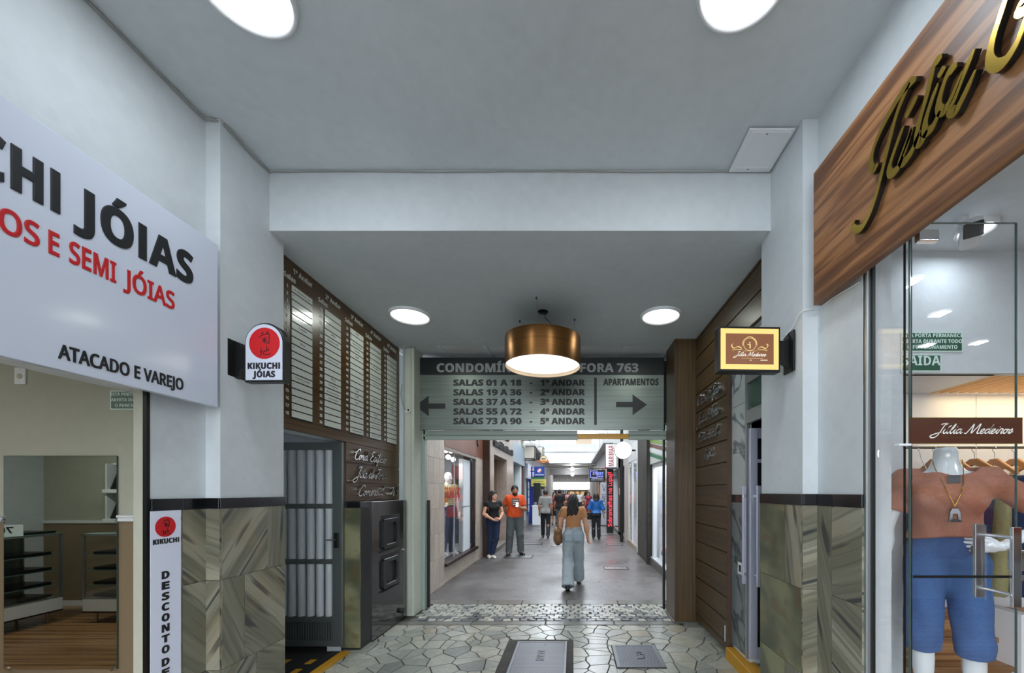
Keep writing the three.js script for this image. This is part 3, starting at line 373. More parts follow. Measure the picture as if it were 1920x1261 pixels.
// ---------- directory board ----------
{ const o = thing('directory_board', 'tall brown directory board with five columns of tenant name plates', 'sign', [LPAN, 0, -3.02], Math.PI / 2);
  const brown = M([196, 170, 112], 0.3, { map: T.oak, clearcoat: 0.25, clearcoatRoughness: 0.25 });
  part(o, 'board', bb(0, 2.22, 2.12, 3.486, -0.035, 0), brown);
  part(o, 'backing', bb(1.0, 2.22, 1.515, 2.12, -0.035, -0.008), mat.oakdark);
  for (const [a, b] of [[1.924, 2.117], [1.718, 1.908], [1.52, 1.702]]) part(o, 'board', bb(1.0, 2.22, a, b, -0.01, 0, 0.004), brown);
  const names = ['', 'Escritório Contábil', 'Dr. Silva Advocacia', '', 'Dentista', '', 'Clínica Médica', '', 'Salão', 'Conserto em joias', '', 'Ótica', '', 'Costureira', 'Estúdio', '', 'Cartões', 'Dr. Eduardo M. Lima'];
  const atlas = canvasTex(2048, 2048, (g, w, h) => { g.fillStyle = '#d4d7cf'; g.fillRect(0, 0, w, h); g.textAlign = 'center'; g.fillStyle = '#2a2c2c';
    for (let c = 0; c < 5; c++) for (let r = 0; r < 18; r++) { const x = (c + 0.5) * w / 5, y = (r + 0.5) * h / 18, q = hash(c * 31 + 5, r * 17 + 3, 77), nm = c === 1 && r === 4 ? 'mastercredif' : c === 0 && r === 12 ? 'Conserto em joias' : c === 2 && r === 17 ? 'Martins Leite' : c === 2 && r === 2 ? 'LAR DE MARIA' : q < 0.45 ? '' : names[Math.floor(q * 997) % names.length];
      if (!nm) { if (q > 0.25) { g.font = '18px sans-serif'; g.fillRect(x - 180, y - 18, 14, 10); } continue; }
      g.font = 'bold ' + (nm.length < 14 ? 44 : 34) + 'px sans-serif'; g.fillText(nm, x, y + (q > 0.7 ? 2 : 14)); if (q > 0.7) { g.font = '22px sans-serif'; g.fillText('Sala ' + (c * 18 + r + 1), x, y + 38); } } });
  const plate = M(0xffffff, 0.16, { map: atlas, clearcoat: 0.5, clearcoatRoughness: 0.05 }), silver = M([198, 200, 192], 0.35), xs = [0.213, 0.64, 1.06, 1.456, 1.87], rail = [];
  xs.forEach((x, c) => {
    const nums = [words(`${c + 1}º Andar`, 0.042, x + 0.02, 3.395, 0, { depth: 0.003 }), words('Salas', 0.04, x - 0.085, 3.322, 0, { depth: 0.003 })];
    part(o, 'plate_frame', bb(x - 0.004, x + 0.254, 2.211, 3.294, 0, 0.003), mat.black);
    for (let r = 0; r < 18; r++) {
      const y = 3.29 - r * 0.05972, g = bb(x, x + 0.25, y - 0.0495, y, 0.003, 0.008), uv = g.attributes.uv, n = g.attributes.normal, p = g.attributes.position;
      for (let i = 0; i < uv.count; i++) uv.setXY(i, (c + (n.getZ(i) > 0.5 ? clamp((p.getX(i) - x) / 0.25, 0.01, 0.99) : 0.02)) / 5, 1 - (r + (n.getZ(i) > 0.5 ? clamp((y - p.getY(i)) / 0.0495, 0.02, 0.98) : 0.05)) / 18);
      part(o, 'name_plate', g, plate);
      nums.push(words(String(c * 18 + r + 1), 0.026, x - 0.048, y - 0.04, 0, { align: 0, depth: 0.003 }));
    }
    part(o, 'lettering', nums, silver, 'silver floor headings and room numbers');
  });
  for (const [s, x, y, w] of [['Cond. Edifício', 1.1, 1.955, 0.68], ['Juiz de Fora', 1.11, 1.765, 0.66], ['Comercial', 1.17, 1.575, 0.55], ['763', 1.9, 1.57, 0.2]]) part(o, 'metal_letters', cursiveGeo(s, 0.052, x, y, 0.004, 0.022, 0.22, w), mat.chrome, 'raised polished metal script'); }
// entrance under the directory: open metal door, marble end, black cabinet
{ const o = thing('metal_door', 'grey metal door with vertical ribbed glass, open under the directory board', 'door', [-2.293, 0.08, -3.97]);
  const f = M([120, 126, 124], 0.35, { metalness: 0.7 });
  for (const [a, b] of [[-0.1, 0], [-0.96, -0.86]]) part(o, 'stile', bb(a, b, 0, 2.03, -0.04, 0, 0.004), f);
  for (const [a, b] of [[0, 0.06], [0.24, 0.3], [0.82, 0.87], [1.37, 1.42], [1.95, 2.03]]) part(o, 'rail', bb(-0.86, -0.1, a, b, -0.035, -0.005, 0.003), f);
  const frosted = M([222, 228, 230], 0.4, { transmission: 0.35, thickness: 0 });
  for (const [a, b] of [[0.3, 0.82], [0.87, 1.37], [1.42, 1.95]]) for (let i = 0; i < 8; i++) part(o, 'glass_rib', move(turnY(new THREE.CylinderGeometry(0.036, 0.036, b - a, 10, 1, true), 0), -0.145 - i * 0.092, (a + b) / 2, -0.03), frosted);
  for (let i = 0; i < 30; i++) part(o, 'louver', bb(-0.855 + i * 0.0252, -0.838 + i * 0.0252, 0.06, 0.24, -0.03, -0.012), f);
  part(o, 'lock', bb(-0.075, -0.03, 0.98, 1.13, 0, 0.02, 0.004), mat.black); part(o, 'handle', [bb(-0.06, -0.05, 1.06, 1.07, 0.02, 0.05), bb(-0.14, -0.05, 1.058, 1.072, 0.045, 0.057)], mat.steel); }
{ const s = struct('low_wall', [bb(-2.34, -2.145, 0, 1.455, -4.03, -4.235), bb(LPAN - 0.05, -2.15, 0, 1.5, -4.235, -5.14)], mat.black, 'low wall end below the directory');
  part(s, 'marble_slab', uvm(bb(-2.335, -2.142, 0.05, 1.455, -4.015, -4.03), 1, 0.2, 0.3, 0.1), greenstone, 'green grey marble slab'); part(s, 'border_tile', bb(-2.345, -2.138, 1.455, 1.518, -4.012, -4.235, 0.003), mat.blackstone);
  part(s, 'stone_pad', bb(-2.32, -2.06, 0, 0.03, -4.0, -4.24, 0.008), M([150, 152, 146], 0.5, { map: T.stone })); }
{ const o = thing('meter_cabinet', 'glossy black cabinet with two framed openings below the directory', 'cabinet', [-2.14, 0.03, -4.24], Math.PI / 2);
  part(o, 'body', bb(0, 0.87, 0, 1.485, -0.12, 0, 0.008), mat.blackgloss);
  const frame = (y) => { const r = (x0, x1, y0, y1, c) => [[x0 + c, y0], [x1 - c, y0], [x1, y0 + c], [x1, y1 - c], [x1 - c, y1], [x0 + c, y1], [x0, y1 - c], [x0, y0 + c]]; const w = part(o, 'recess', bb(0.2, 0.68, y, y + 0.4, -0.002, 0.0015), mat.black); part(w, 'window_frame', move(extrude(r(0.215, 0.62, y + 0.02, y + 0.36, 0.03), 0.022, 0.004, [r(0.275, 0.56, y + 0.07, y + 0.31, 0.04).reverse()]), 0, 0, 0), M([52, 54, 56], 0.22, { metalness: 0.6 })); part(w, 'lip', bb(0.2, 0.67, y - 0.01, y + 0.004, 0, 0.026), M([64, 66, 68], 0.25, { metalness: 0.6 })); };
  frame(0.92); frame(0.47);
  part(o, 'lock', move(turnX(cyl(0.014, 0.014, 0.015, 0, 0, 0, 14), Math.PI / 2), 0.79, 0.86, 0), mat.chrome); part(o, 'hinge_knob', move(turnX(cyl(0.03, 0.03, 0.04, 0, 0, 0, 16), Math.PI / 2), 0.72, 0.12, 0), mat.black); }
{ const s = struct('threshold', [bb(-2.32, -2.235, 0, 0.03, -3.02, -4.0, 0.006)], mat.yellow, 'yellow painted step edge at the stair entrance'); }
{ const o = thing('rubber_mat', 'black ribbed rubber mat with yellow hazard dashes inside the stair entrance', 'mat', [-2.72, 0.0, -3.45]);
  part(o, 'sheet', bb(-0.6, 0.38, 0, 0.02, -0.5, 0.42, 0.004), M([26, 27, 27], 0.6, { map: T.cloth }));
  for (let i = 0; i < 4; i++) { part(o, 'dash', bb(-0.02, 0.04, 0.02, 0.0215, -0.36 + i * 0.2, -0.26 + i * 0.2), mat.yellow); part(o, 'dash', bb(0.22, 0.28, 0.02, 0.0215, -0.36 + i * 0.2, -0.26 + i * 0.2), mat.yellow); } }

// ---------- slatted wood wall, column, apartment entrance ----------
{ const o = thing('slatted_wood_wall', 'oak slat wall cladding with raised metal lettering by the apartment entrance', 'cladding', [RPAN, 0, -4.9], -Math.PI / 2);
  part(o, 'backing', [bb(0, 1.0, 0.07, 3.0, -0.035, -0.02), bb(0, 1.88, 3.02, 3.485, -0.035, -0.02)], mat.oakdark);
  part(o, 'side_trim', bb(1.003, 1.02, 0.06, 3.005, -0.04, 0.001), mat.oakdark);
  const ys = [0.06]; for (let y = 0.142; y < 3.47; y += 0.2207) ys.push(y); ys.push(3.486);
  for (let i = 0; i < ys.length - 1; i++) if (ys[i + 1] - ys[i] > 0.03) part(o, 'plank', uvm(bb(0, ys[i] > 2.99 ? 1.88 : 1.003, ys[i] + 0.006, ys[i + 1] - 0.006, -0.02, 0, 0.003), 1, 0, R(0, 5), R(0, 5)), mat.oak);
  for (const [s, x, y, w, sz] of [['Cond. Edifício', 0.14, 2.63, 0.72, 0.055], ['Juiz de Fora', 0.15, 2.41, 0.68, 0.055], ['Residencial', 0.15, 2.2, 0.62, 0.05], ['763', 0.36, 1.97, 0.22, 0.06]]) part(o, 'metal_letters', cursiveGeo(s, sz, x, y, 0.004, 0.02, 0.22, w), mat.chrome, 'raised polished metal script');
  part(o, 'sticker', [bb(0.95, 0.965, 0.14, 0.3, 0, 0.0015)], mat.white); }
{ const s = struct('wood_column', [uvm(bb(1.241, 1.55, 0.03, SOF - 0.001, -4.9, -5.34, 0.004), 1, Math.PI / 2)], mat.oak, 'square column clad in oak veneer'); part(s, 'plinth', bb(1.225, 1.56, 0, 0.032, -4.885, -5.35, 0.01), M([96, 94, 88], 0.5, { map: T.stone })); part(s, 'stone_pad', bb(1.34, 1.6, 0, 0.028, -4.68, -4.88, 0.008), M([150, 152, 146], 0.5, { map: T.stone })); }
{ const s = struct('door_jamb', [bb(1.55, 1.7, 0, 3.0, -3.52, -3.88)], mat.wall, 'marble clad jamb of the apartment entrance');
  const greyMarble = M([150, 158, 160], 0.2, { map: T.whitemarble });
  for (const [a, b, m, t] of [[0.15, 0.95, 0, 0.9], [0.95, 1.52, 0, 0.8], [1.59, 1.98, 1, 0.5], [1.98, 2.42, 1, 0.5], [2.42, 3.0, 1, 2.0]]) part(s, 'marble_slab', uvm(bb(1.536, 1.552, a + 0.002, b - 0.002, -3.522, -3.878), 1, t, R(0, 2), R(0, 2)), m ? marble : greyMarble);
  part(s, 'border_tile', bb(1.534, 1.552, 1.52, 1.59, -3.522, -3.878), mat.blackstone); part(s, 'socket', bb(1.528, 1.54, 0.86, 0.97, -3.62, -3.72, 0.003), mat.plastic); part(s, 'socket_hole', bb(1.526, 1.53, 0.885, 0.945, -3.645, -3.695), mat.black); }
{ const o = thing('apartment_door', 'silver aluminium glass door with tall pull handles at the apartment entrance', 'door', [1.53, 0.15, -3.46]);
  const al = M([196, 198, 214], 0.35, { metalness: 0.5 });
  part(o, 'stile', bb(0.0, 0.065, 0.02, 2.02, -0.035, 0.0, 0.004), al); part(o, 'stile', bb(0.72, 0.78, 0.02, 2.02, -0.035, 0.0), al); part(o, 'rail', bb(0.065, 0.72, 1.93, 2.02, -0.03, -0.005), al); part(o, 'rail', bb(0.065, 0.72, 1.72, 1.75, -0.03, -0.005), al); part(o, 'rail', bb(0.065, 0.72, 0.02, 0.12, -0.03, -0.005), al);
  part(o, 'pane', bb(0.065, 0.72, 0.1, 1.94, -0.02, -0.016), M([20, 22, 30], 0.1));
  for (const [x, z] of [[-0.03, -0.055], [0.045, 0.06]]) { part(o, 'pull_handle', bb(x - 0.016, x + 0.016, 0.66, 1.52, z - 0.012, z + 0.012, 0.004), al); part(o, 'handle_mount', [bb(x - 0.008, x + 0.008, 0.74, 0.76, Math.min(0, z), Math.max(-0.03, z)), bb(x - 0.008, x + 0.008, 1.42, 1.44, Math.min(0, z), Math.max(-0.03, z))], mat.steel); }
  part(o, 'frame', [bb(-0.005, 0.03, 0, 2.85, -0.09, -0.06), bb(-0.005, 0.03, 2.07, 2.18, -0.06, 0.42), bb(-0.005, 0.03, 2.42, 2.5, -0.06, 0.42), bb(-0.005, 0.03, 0, 2.85, 0.4, 0.44)], mat.aluminium);
  part(o, 'transom_pane', bb(0.01, 0.016, 2.18, 2.42, -0.06, 0.4), M([70, 92, 82], 0.08)); part(o, 'transom_pane', bb(0.01, 0.016, 2.5, 2.85, -0.06, 0.4), M([150, 156, 146], 0.3)); }
struct('threshold', [bb(1.47, 1.6, 0, 0.12, -3.03, -3.875, 0.01)], mat.yellow, 'yellow painted step at the apartment entrance');

// ---------- covers in the floor ----------
const plateTex = (diag) => tex(256, 256, (u, v) => { let k; if (diag) k = Math.abs(((u + v) * 14) % 1 - 0.5) < 0.26 ? 255 : 0; else { const x = u * 16, y = v * 16, odd = Math.floor(y) % 2, fx = ((x + odd * 0.5) % 1) - 0.5, fy = (y % 1) - 0.5; k = Math.abs(fx) * 1.1 + Math.abs(fy) * 2.6 < 0.5 ? 255 : 0; } return [k, k, k]; }, false, [2.2, 2.2]);
{ const o = thing('manhole_cover', 'large rectangular steel manhole cover with lozenge pattern', 'manhole cover', [-0.33, 0.002, -3.9]);
  const st = M([92, 94, 98], 0.42, { metalness: 0.6, bumpMap: plateTex(false), bumpScale: 0.004 });
  part(o, 'plate', bb(-0.24, 0.24, 0, 0.012, -0.37, 0.55), st); part(o, 'frame', [bb(-0.265, -0.238, 0, 0.016, -0.39, 0.57, 0.003), bb(0.238, 0.265, 0, 0.016, -0.39, 0.57, 0.003), bb(-0.24, 0.24, 0, 0.016, -0.39, -0.368, 0.003)], M([96, 98, 100], 0.42, { metalness: 0.7 }));
  part(o, 'name_plate', [bb(-0.03, 0.05, 0.012, 0.015, -0.14, 0.1), bb(-0.015, 0.035, 0.0145, 0.018, -0.125, -0.11), bb(-0.015, 0.035, 0.0145, 0.018, -0.08, -0.065), bb(-0.015, 0.0, 0.0145, 0.018, -0.06, -0.01), bb(-0.015, 0.035, 0.0145, 0.018, 0.0, 0.012), bb(0.02, 0.035, 0.0145, 0.018, 0.02, 0.08), bb(-0.015, 0.01, 0.0145, 0.018, 0.04, 0.055)], mat.dark);
  part(o, 'key_hole', bb(0.02, 0.045, 0.012, 0.0128, -0.31, -0.29), mat.black); }
{ const o = thing('manhole_cover', 'small square steel manhole cover with diagonal ribs', 'manhole cover', [0.625, 0.004, -3.92]);
  part(o, 'plate', bb(-0.19, 0.19, 0, 0.012, -0.235, 0.235), M([88, 92, 98], 0.42, { metalness: 0.6, bumpMap: plateTex(true), bumpScale: 0.005 }));
  part(o, 'frame', [bb(-0.225, -0.188, 0, 0.015, -0.265, 0.265, 0.003), bb(0.188, 0.225, 0, 0.015, -0.265, 0.265, 0.003), bb(-0.19, 0.19, 0, 0.015, -0.265, -0.234, 0.003), bb(-0.19, 0.19, 0, 0.015, 0.234, 0.265, 0.003)], M([96, 98, 100], 0.42, { metalness: 0.7 }));
  part(o, 'emblem', [bb(0.0, 0.05, 0.012, 0.016, -0.08, -0.06), bb(0.0, 0.015, 0.012, 0.016, -0.06, 0.0), bb(0.03, 0.07, 0.012, 0.016, -0.03, -0.015), bb(0.055, 0.07, 0.012, 0.016, -0.015, 0.06), bb(-0.01, 0.06, 0.012, 0.016, 0.07, 0.082)], mat.dark); }
// ---------- soft bodies: smooth union of tapered capsules and ellipsoids, meshed with surface nets ----------
const cp = (a, b, ra, rb = ra, k = 0.03) => ({ a, b, ra, rb, k }), el = (c, r, k = 0.03, ry = 0, rx = 0) => ({ c, r, k, ry, rx }), cut = (p) => ({ ...p, neg: true });
function blob(prims, cell, { cuts = [], warp = null, pad = 0.02 } = {}) {
  const lo = [1e9, 1e9, 1e9], hi = [-1e9, -1e9, -1e9], box6 = (p) => { const m = p.a ? Math.max(p.ra, p.rb) : Math.max(...p.r); return p.a ? [0, 1, 2].map((i) => [Math.min(p.a[i], p.b[i]) - m, Math.max(p.a[i], p.b[i]) + m]) : [0, 1, 2].map((i) => { const q = p.ry || p.rx ? m : p.r[i]; return [p.c[i] - q, p.c[i] + q]; }); };
  for (const p of prims) if (!p.neg) box6(p).forEach(([a, b], i) => { lo[i] = Math.min(lo[i], a - pad - cell * 2); hi[i] = Math.max(hi[i], b + pad + cell * 2); });
  const n = lo.map((a, i) => Math.ceil((hi[i] - a) / cell) + 1), [nx, ny, nz] = n, f = new Float32Array(nx * ny * nz).fill(1);
  for (const p of prims) {
    const e = Math.max(p.k, 0.01) + cell * 3 + 0.02, rng = box6(p).map(([a, b], i) => [Math.max(0, Math.floor((a - e - lo[i]) / cell)), Math.min(n[i] - 1, Math.ceil((b + e - lo[i]) / cell))]);
    let ba, bl; if (p.a) { ba = [p.b[0] - p.a[0], p.b[1] - p.a[1], p.b[2] - p.a[2]]; bl = ba[0] ** 2 + ba[1] ** 2 + ba[2] ** 2 || 1e-9; }
    const cy = Math.cos(p.ry || 0), sy = Math.sin(p.ry || 0), cx = Math.cos(p.rx || 0), sx = Math.sin(p.rx || 0);
    for (let k = rng[2][0]; k <= rng[2][1]; k++) for (let j = rng[1][0]; j <= rng[1][1]; j++) for (let i = rng[0][0]; i <= rng[0][1]; i++) {
      const x = lo[0] + i * cell, y = lo[1] + j * cell, z = lo[2] + k * cell; let d;
      if (p.a) { const px = x - p.a[0], py = y - p.a[1], pz = z - p.a[2], t = clamp((px * ba[0] + py * ba[1] + pz * ba[2]) / bl, 0, 1); d = Math.hypot(px - ba[0] * t, py - ba[1] * t, pz - ba[2] * t) - (p.ra + (p.rb - p.ra) * t); }
      else { let qx = x - p.c[0], qy = y - p.c[1], qz = z - p.c[2]; if (p.ry) { const t = qx * cy - qz * sy; qz = qx * sy + qz * cy; qx = t; } if (p.rx) { const t = qy * cx + qz * sx; qz = -qy * sx + qz * cx; qy = t; } const k0 = Math.hypot(qx / p.r[0], qy / p.r[1], qz / p.r[2]), k1 = Math.hypot(qx / p.r[0] ** 2, qy / p.r[1] ** 2, qz / p.r[2] ** 2); d = k1 > 1e-9 ? k0 * (k0 - 1) / k1 : -Math.min(...p.r); }
      const o = (k * ny + j) * nx + i, a = f[o], kk = p.k;
      if (p.neg) { const h = clamp(0.5 - 0.5 * (d + a) / kk, 0, 1); f[o] = lerp(a, -d, h) + kk * h * (1 - h); }
      else { const h = clamp(0.5 + 0.5 * (a - d) / kk, 0, 1); f[o] = lerp(a, d, h) - kk * h * (1 - h); }
    }
  }
  if (cuts.length || warp) for (let k = 0, o = 0; k < nz; k++) for (let j = 0; j < ny; j++) for (let i = 0; i < nx; i++, o++) { if (f[o] > 0.06) continue; const x = lo[0] + i * cell, y = lo[1] + j * cell, z = lo[2] + k * cell; if (warp) f[o] += warp(x, y, z); for (const c of cuts) { const d = c(x, y, z); if (d > f[o]) f[o] = d; } }
  const id = new Int32Array(nx * ny * nz).fill(-1), pos = [], idx = [], at = (i, j, k) => (k * ny + j) * nx + i;
  for (let k = 0; k < nz - 1; k++) for (let j = 0; j < ny - 1; j++) for (let i = 0; i < nx - 1; i++) {
    const v = [f[at(i, j, k)], f[at(i + 1, j, k)], f[at(i, j + 1, k)], f[at(i + 1, j + 1, k)], f[at(i, j, k + 1)], f[at(i + 1, j, k + 1)], f[at(i, j + 1, k + 1)], f[at(i + 1, j + 1, k + 1)]];
    let m = 0; for (let q = 0; q < 8; q++) if (v[q] < 0) m |= 1 << q; if (m === 0 || m === 255) continue;
    let sx = 0, sy = 0, sz = 0, c = 0;
    for (let a = 0; a < 8; a++) for (let b = 1; b < 8; b <<= 1) { const d = a | b; if (d === a || (v[a] < 0) === (v[d] < 0)) continue; const t = v[a] / (v[a] - v[d]); sx += (a & 1) + (b === 1 ? t : 0); sy += ((a >> 1) & 1) + (b === 2 ? t : 0); sz += ((a >> 2) & 1) + (b === 4 ? t : 0); c++; }
    id[at(i, j, k)] = pos.length / 3; pos.push(lo[0] + (i + sx / c) * cell, lo[1] + (j + sy / c) * cell, lo[2] + (k + sz / c) * cell);
  }
  const quad = (a, b, c, d, flip) => { if (a < 0 || b < 0 || c < 0 || d < 0) return; flip ? idx.push(a, c, b, a, d, c) : idx.push(a, b, c, a, c, d); };
  for (let k = 1; k < nz - 1; k++) for (let j = 1; j < ny - 1; j++) for (let i = 1; i < nx - 1; i++) {
    const s = f[at(i, j, k)] < 0;
    if (s !== f[at(i + 1, j, k)] < 0) quad(id[at(i, j - 1, k - 1)], id[at(i, j, k - 1)], id[at(i, j, k)], id[at(i, j - 1, k)], !s);
    if (s !== f[at(i, j + 1, k)] < 0) quad(id[at(i - 1, j, k - 1)], id[at(i - 1, j, k)], id[at(i, j, k)], id[at(i, j, k - 1)], !s);
    if (s !== f[at(i, j, k + 1)] < 0) quad(id[at(i - 1, j - 1, k)], id[at(i, j - 1, k)], id[at(i, j, k)], id[at(i - 1, j, k)], !s);
  }
  const g = new THREE.BufferGeometry(); g.setAttribute('position', new THREE.BufferAttribute(new Float32Array(pos), 3)); g.setIndex(idx); g.computeVertexNormals(); return uvm(g);
}
const v3 = { add: (a, b, k = 1) => [a[0] + b[0] * k, a[1] + b[1] * k, a[2] + b[2] * k], sub: (a, b) => [a[0] - b[0], a[1] - b[1], a[2] - b[2]], mix: (a, b, t) => [lerp(a[0], b[0], t), lerp(a[1], b[1], t), lerp(a[2], b[2], t)], norm: (a) => { const l = Math.hypot(...a) || 1; return [a[0] / l, a[1] / l, a[2] / l]; }, cross: (a, b) => [a[1] * b[2] - a[2] * b[1], a[2] * b[0] - a[0] * b[2], a[0] * b[1] - a[1] * b[0]] };
// palm and five fingers; dir runs along the hand, side points to the thumb, curl bends the fingers towards the palm
function hand(w, dir, side, curl = 0.5, k = 1) {
  const d = v3.norm(dir); let s = v3.norm(side); const palm = v3.norm(v3.cross(d, s)); s = v3.cross(palm, d); const out = [], P = (a, b, c) => v3.add(v3.add(v3.add(w, d, a * k), s, b * k), palm, c * k);
  out.push(cp(P(0, 0, 0), P(0.03, 0, 0), 0.024 * k, 0.027 * k, 0.012), cp(P(0.035, 0.02, 0), P(0.08, 0.026, 0), 0.016 * k, 0.013 * k, 0.012), cp(P(0.035, -0.016, 0), P(0.075, -0.024, 0), 0.016 * k, 0.013 * k, 0.012), cp(P(0.035, 0, 0), P(0.08, 0, 0), 0.017 * k, 0.014 * k, 0.012));
  [[0.029, 0.066], [0.0105, 0.075], [-0.009, 0.07], [-0.0275, 0.055]].forEach(([b, L]) => { const a1 = curl * 0.7, a2 = curl * 1.9, r = 0.0088 * k, p0 = P(0.08, b, 0), p1 = P(0.08 + L * 0.5 * Math.cos(a1), b * 1.08, L * 0.5 * Math.sin(a1)), p2 = P(0.08 + L * (0.5 * Math.cos(a1) + 0.5 * Math.cos(a2)), b * 1.1, L * (0.5 * Math.sin(a1) + 0.5 * Math.sin(a2))); out.push(cp(p0, p1, r * 1.05, r, 0.003), cp(p1, p2, r, r * 0.85, 0.003)); });
  out.push(cp(P(0.025, 0.022, 0.004), P(0.055, 0.043, 0.016), 0.012 * k, 0.01 * k, 0.006), cp(P(0.055, 0.043, 0.016), P(0.088, 0.046, 0.028 + 0.02 * curl), 0.0095 * k, 0.008 * k, 0.003));
  return out;
}
const POSE = { pelvis: [0, 0.93, 0], chest: [0, 1.27, 0], neck: [0, 1.43, -0.012], head: [0, 1.575, 0.012], shL: [0.165, 1.385, -0.01], shR: [-0.165, 1.385, -0.01], elL: [0.215, 1.11, -0.03], elR: [-0.215, 1.11, -0.03], wrL: [0.225, 0.87, 0.03], wrR: [-0.225, 0.87, 0.03], hipL: [0.085, 0.88, 0], hipR: [-0.085, 0.88, 0], knL: [0.095, 0.48, 0.012], knR: [-0.095, 0.48, 0.012], anL: [0.1, 0.085, -0.02], anR: [-0.1, 0.085, -0.02], toL: [0.12, 0.03, 0.14], toR: [-0.12, 0.03, 0.14], curl: 0.6, look: 0 };
const torsoPrims = (J, e, fem, wide = 1) => { const P = J.pelvis, C = J.chest, w = v3.mix(P, C, 0.46), s = wide; const o = [el(v3.add(P, [0, 0, -0.005]), [(fem ? 0.172 : 0.16) * s + e, 0.115 + e, (fem ? 0.118 : 0.11) * s + e], 0.06), el(w, [(fem ? 0.128 : 0.145) * s + e, 0.16 + e, (fem ? 0.095 : 0.105) * s + e], 0.07), el(C, [(fem ? 0.145 : 0.165) * s + e, 0.155 + e, 0.105 * s + e], 0.06), cp(v3.mix(J.shL, C, 0.12), v3.mix(J.shR, C, 0.12), 0.06 + e, 0.06 + e, 0.06), cp(v3.add(J.neck, [0, -0.05, -0.01]), v3.add(J.neck, [0, 0.0, 0]), 0.07 + e, 0.055 + e * 0.5, 0.04), el(v3.add(P, [0.075, -0.03, -0.06]), [0.085 * s + e, 0.095 + e, 0.075 * s + e], 0.04), el(v3.add(P, [-0.075, -0.03, -0.06]), [0.085 * s + e, 0.095 + e, 0.075 * s + e], 0.04)]; if (fem) for (const q of [-1, 1]) o.push(el(v3.add(C, [q * 0.068, 0.0, 0.085]), [0.06 + e, 0.062 + e, 0.05 + e], 0.04)); return o; };
const fold = (amp, f = 1) => (x, y, z) => amp * (Math.sin(y * 34 * f + 5 * Math.sin(x * 9 + z * 7)) * 0.6 + Math.sin(x * 41 * f + y * 17 + 3 * Math.sin(z * 13)) * 0.4);
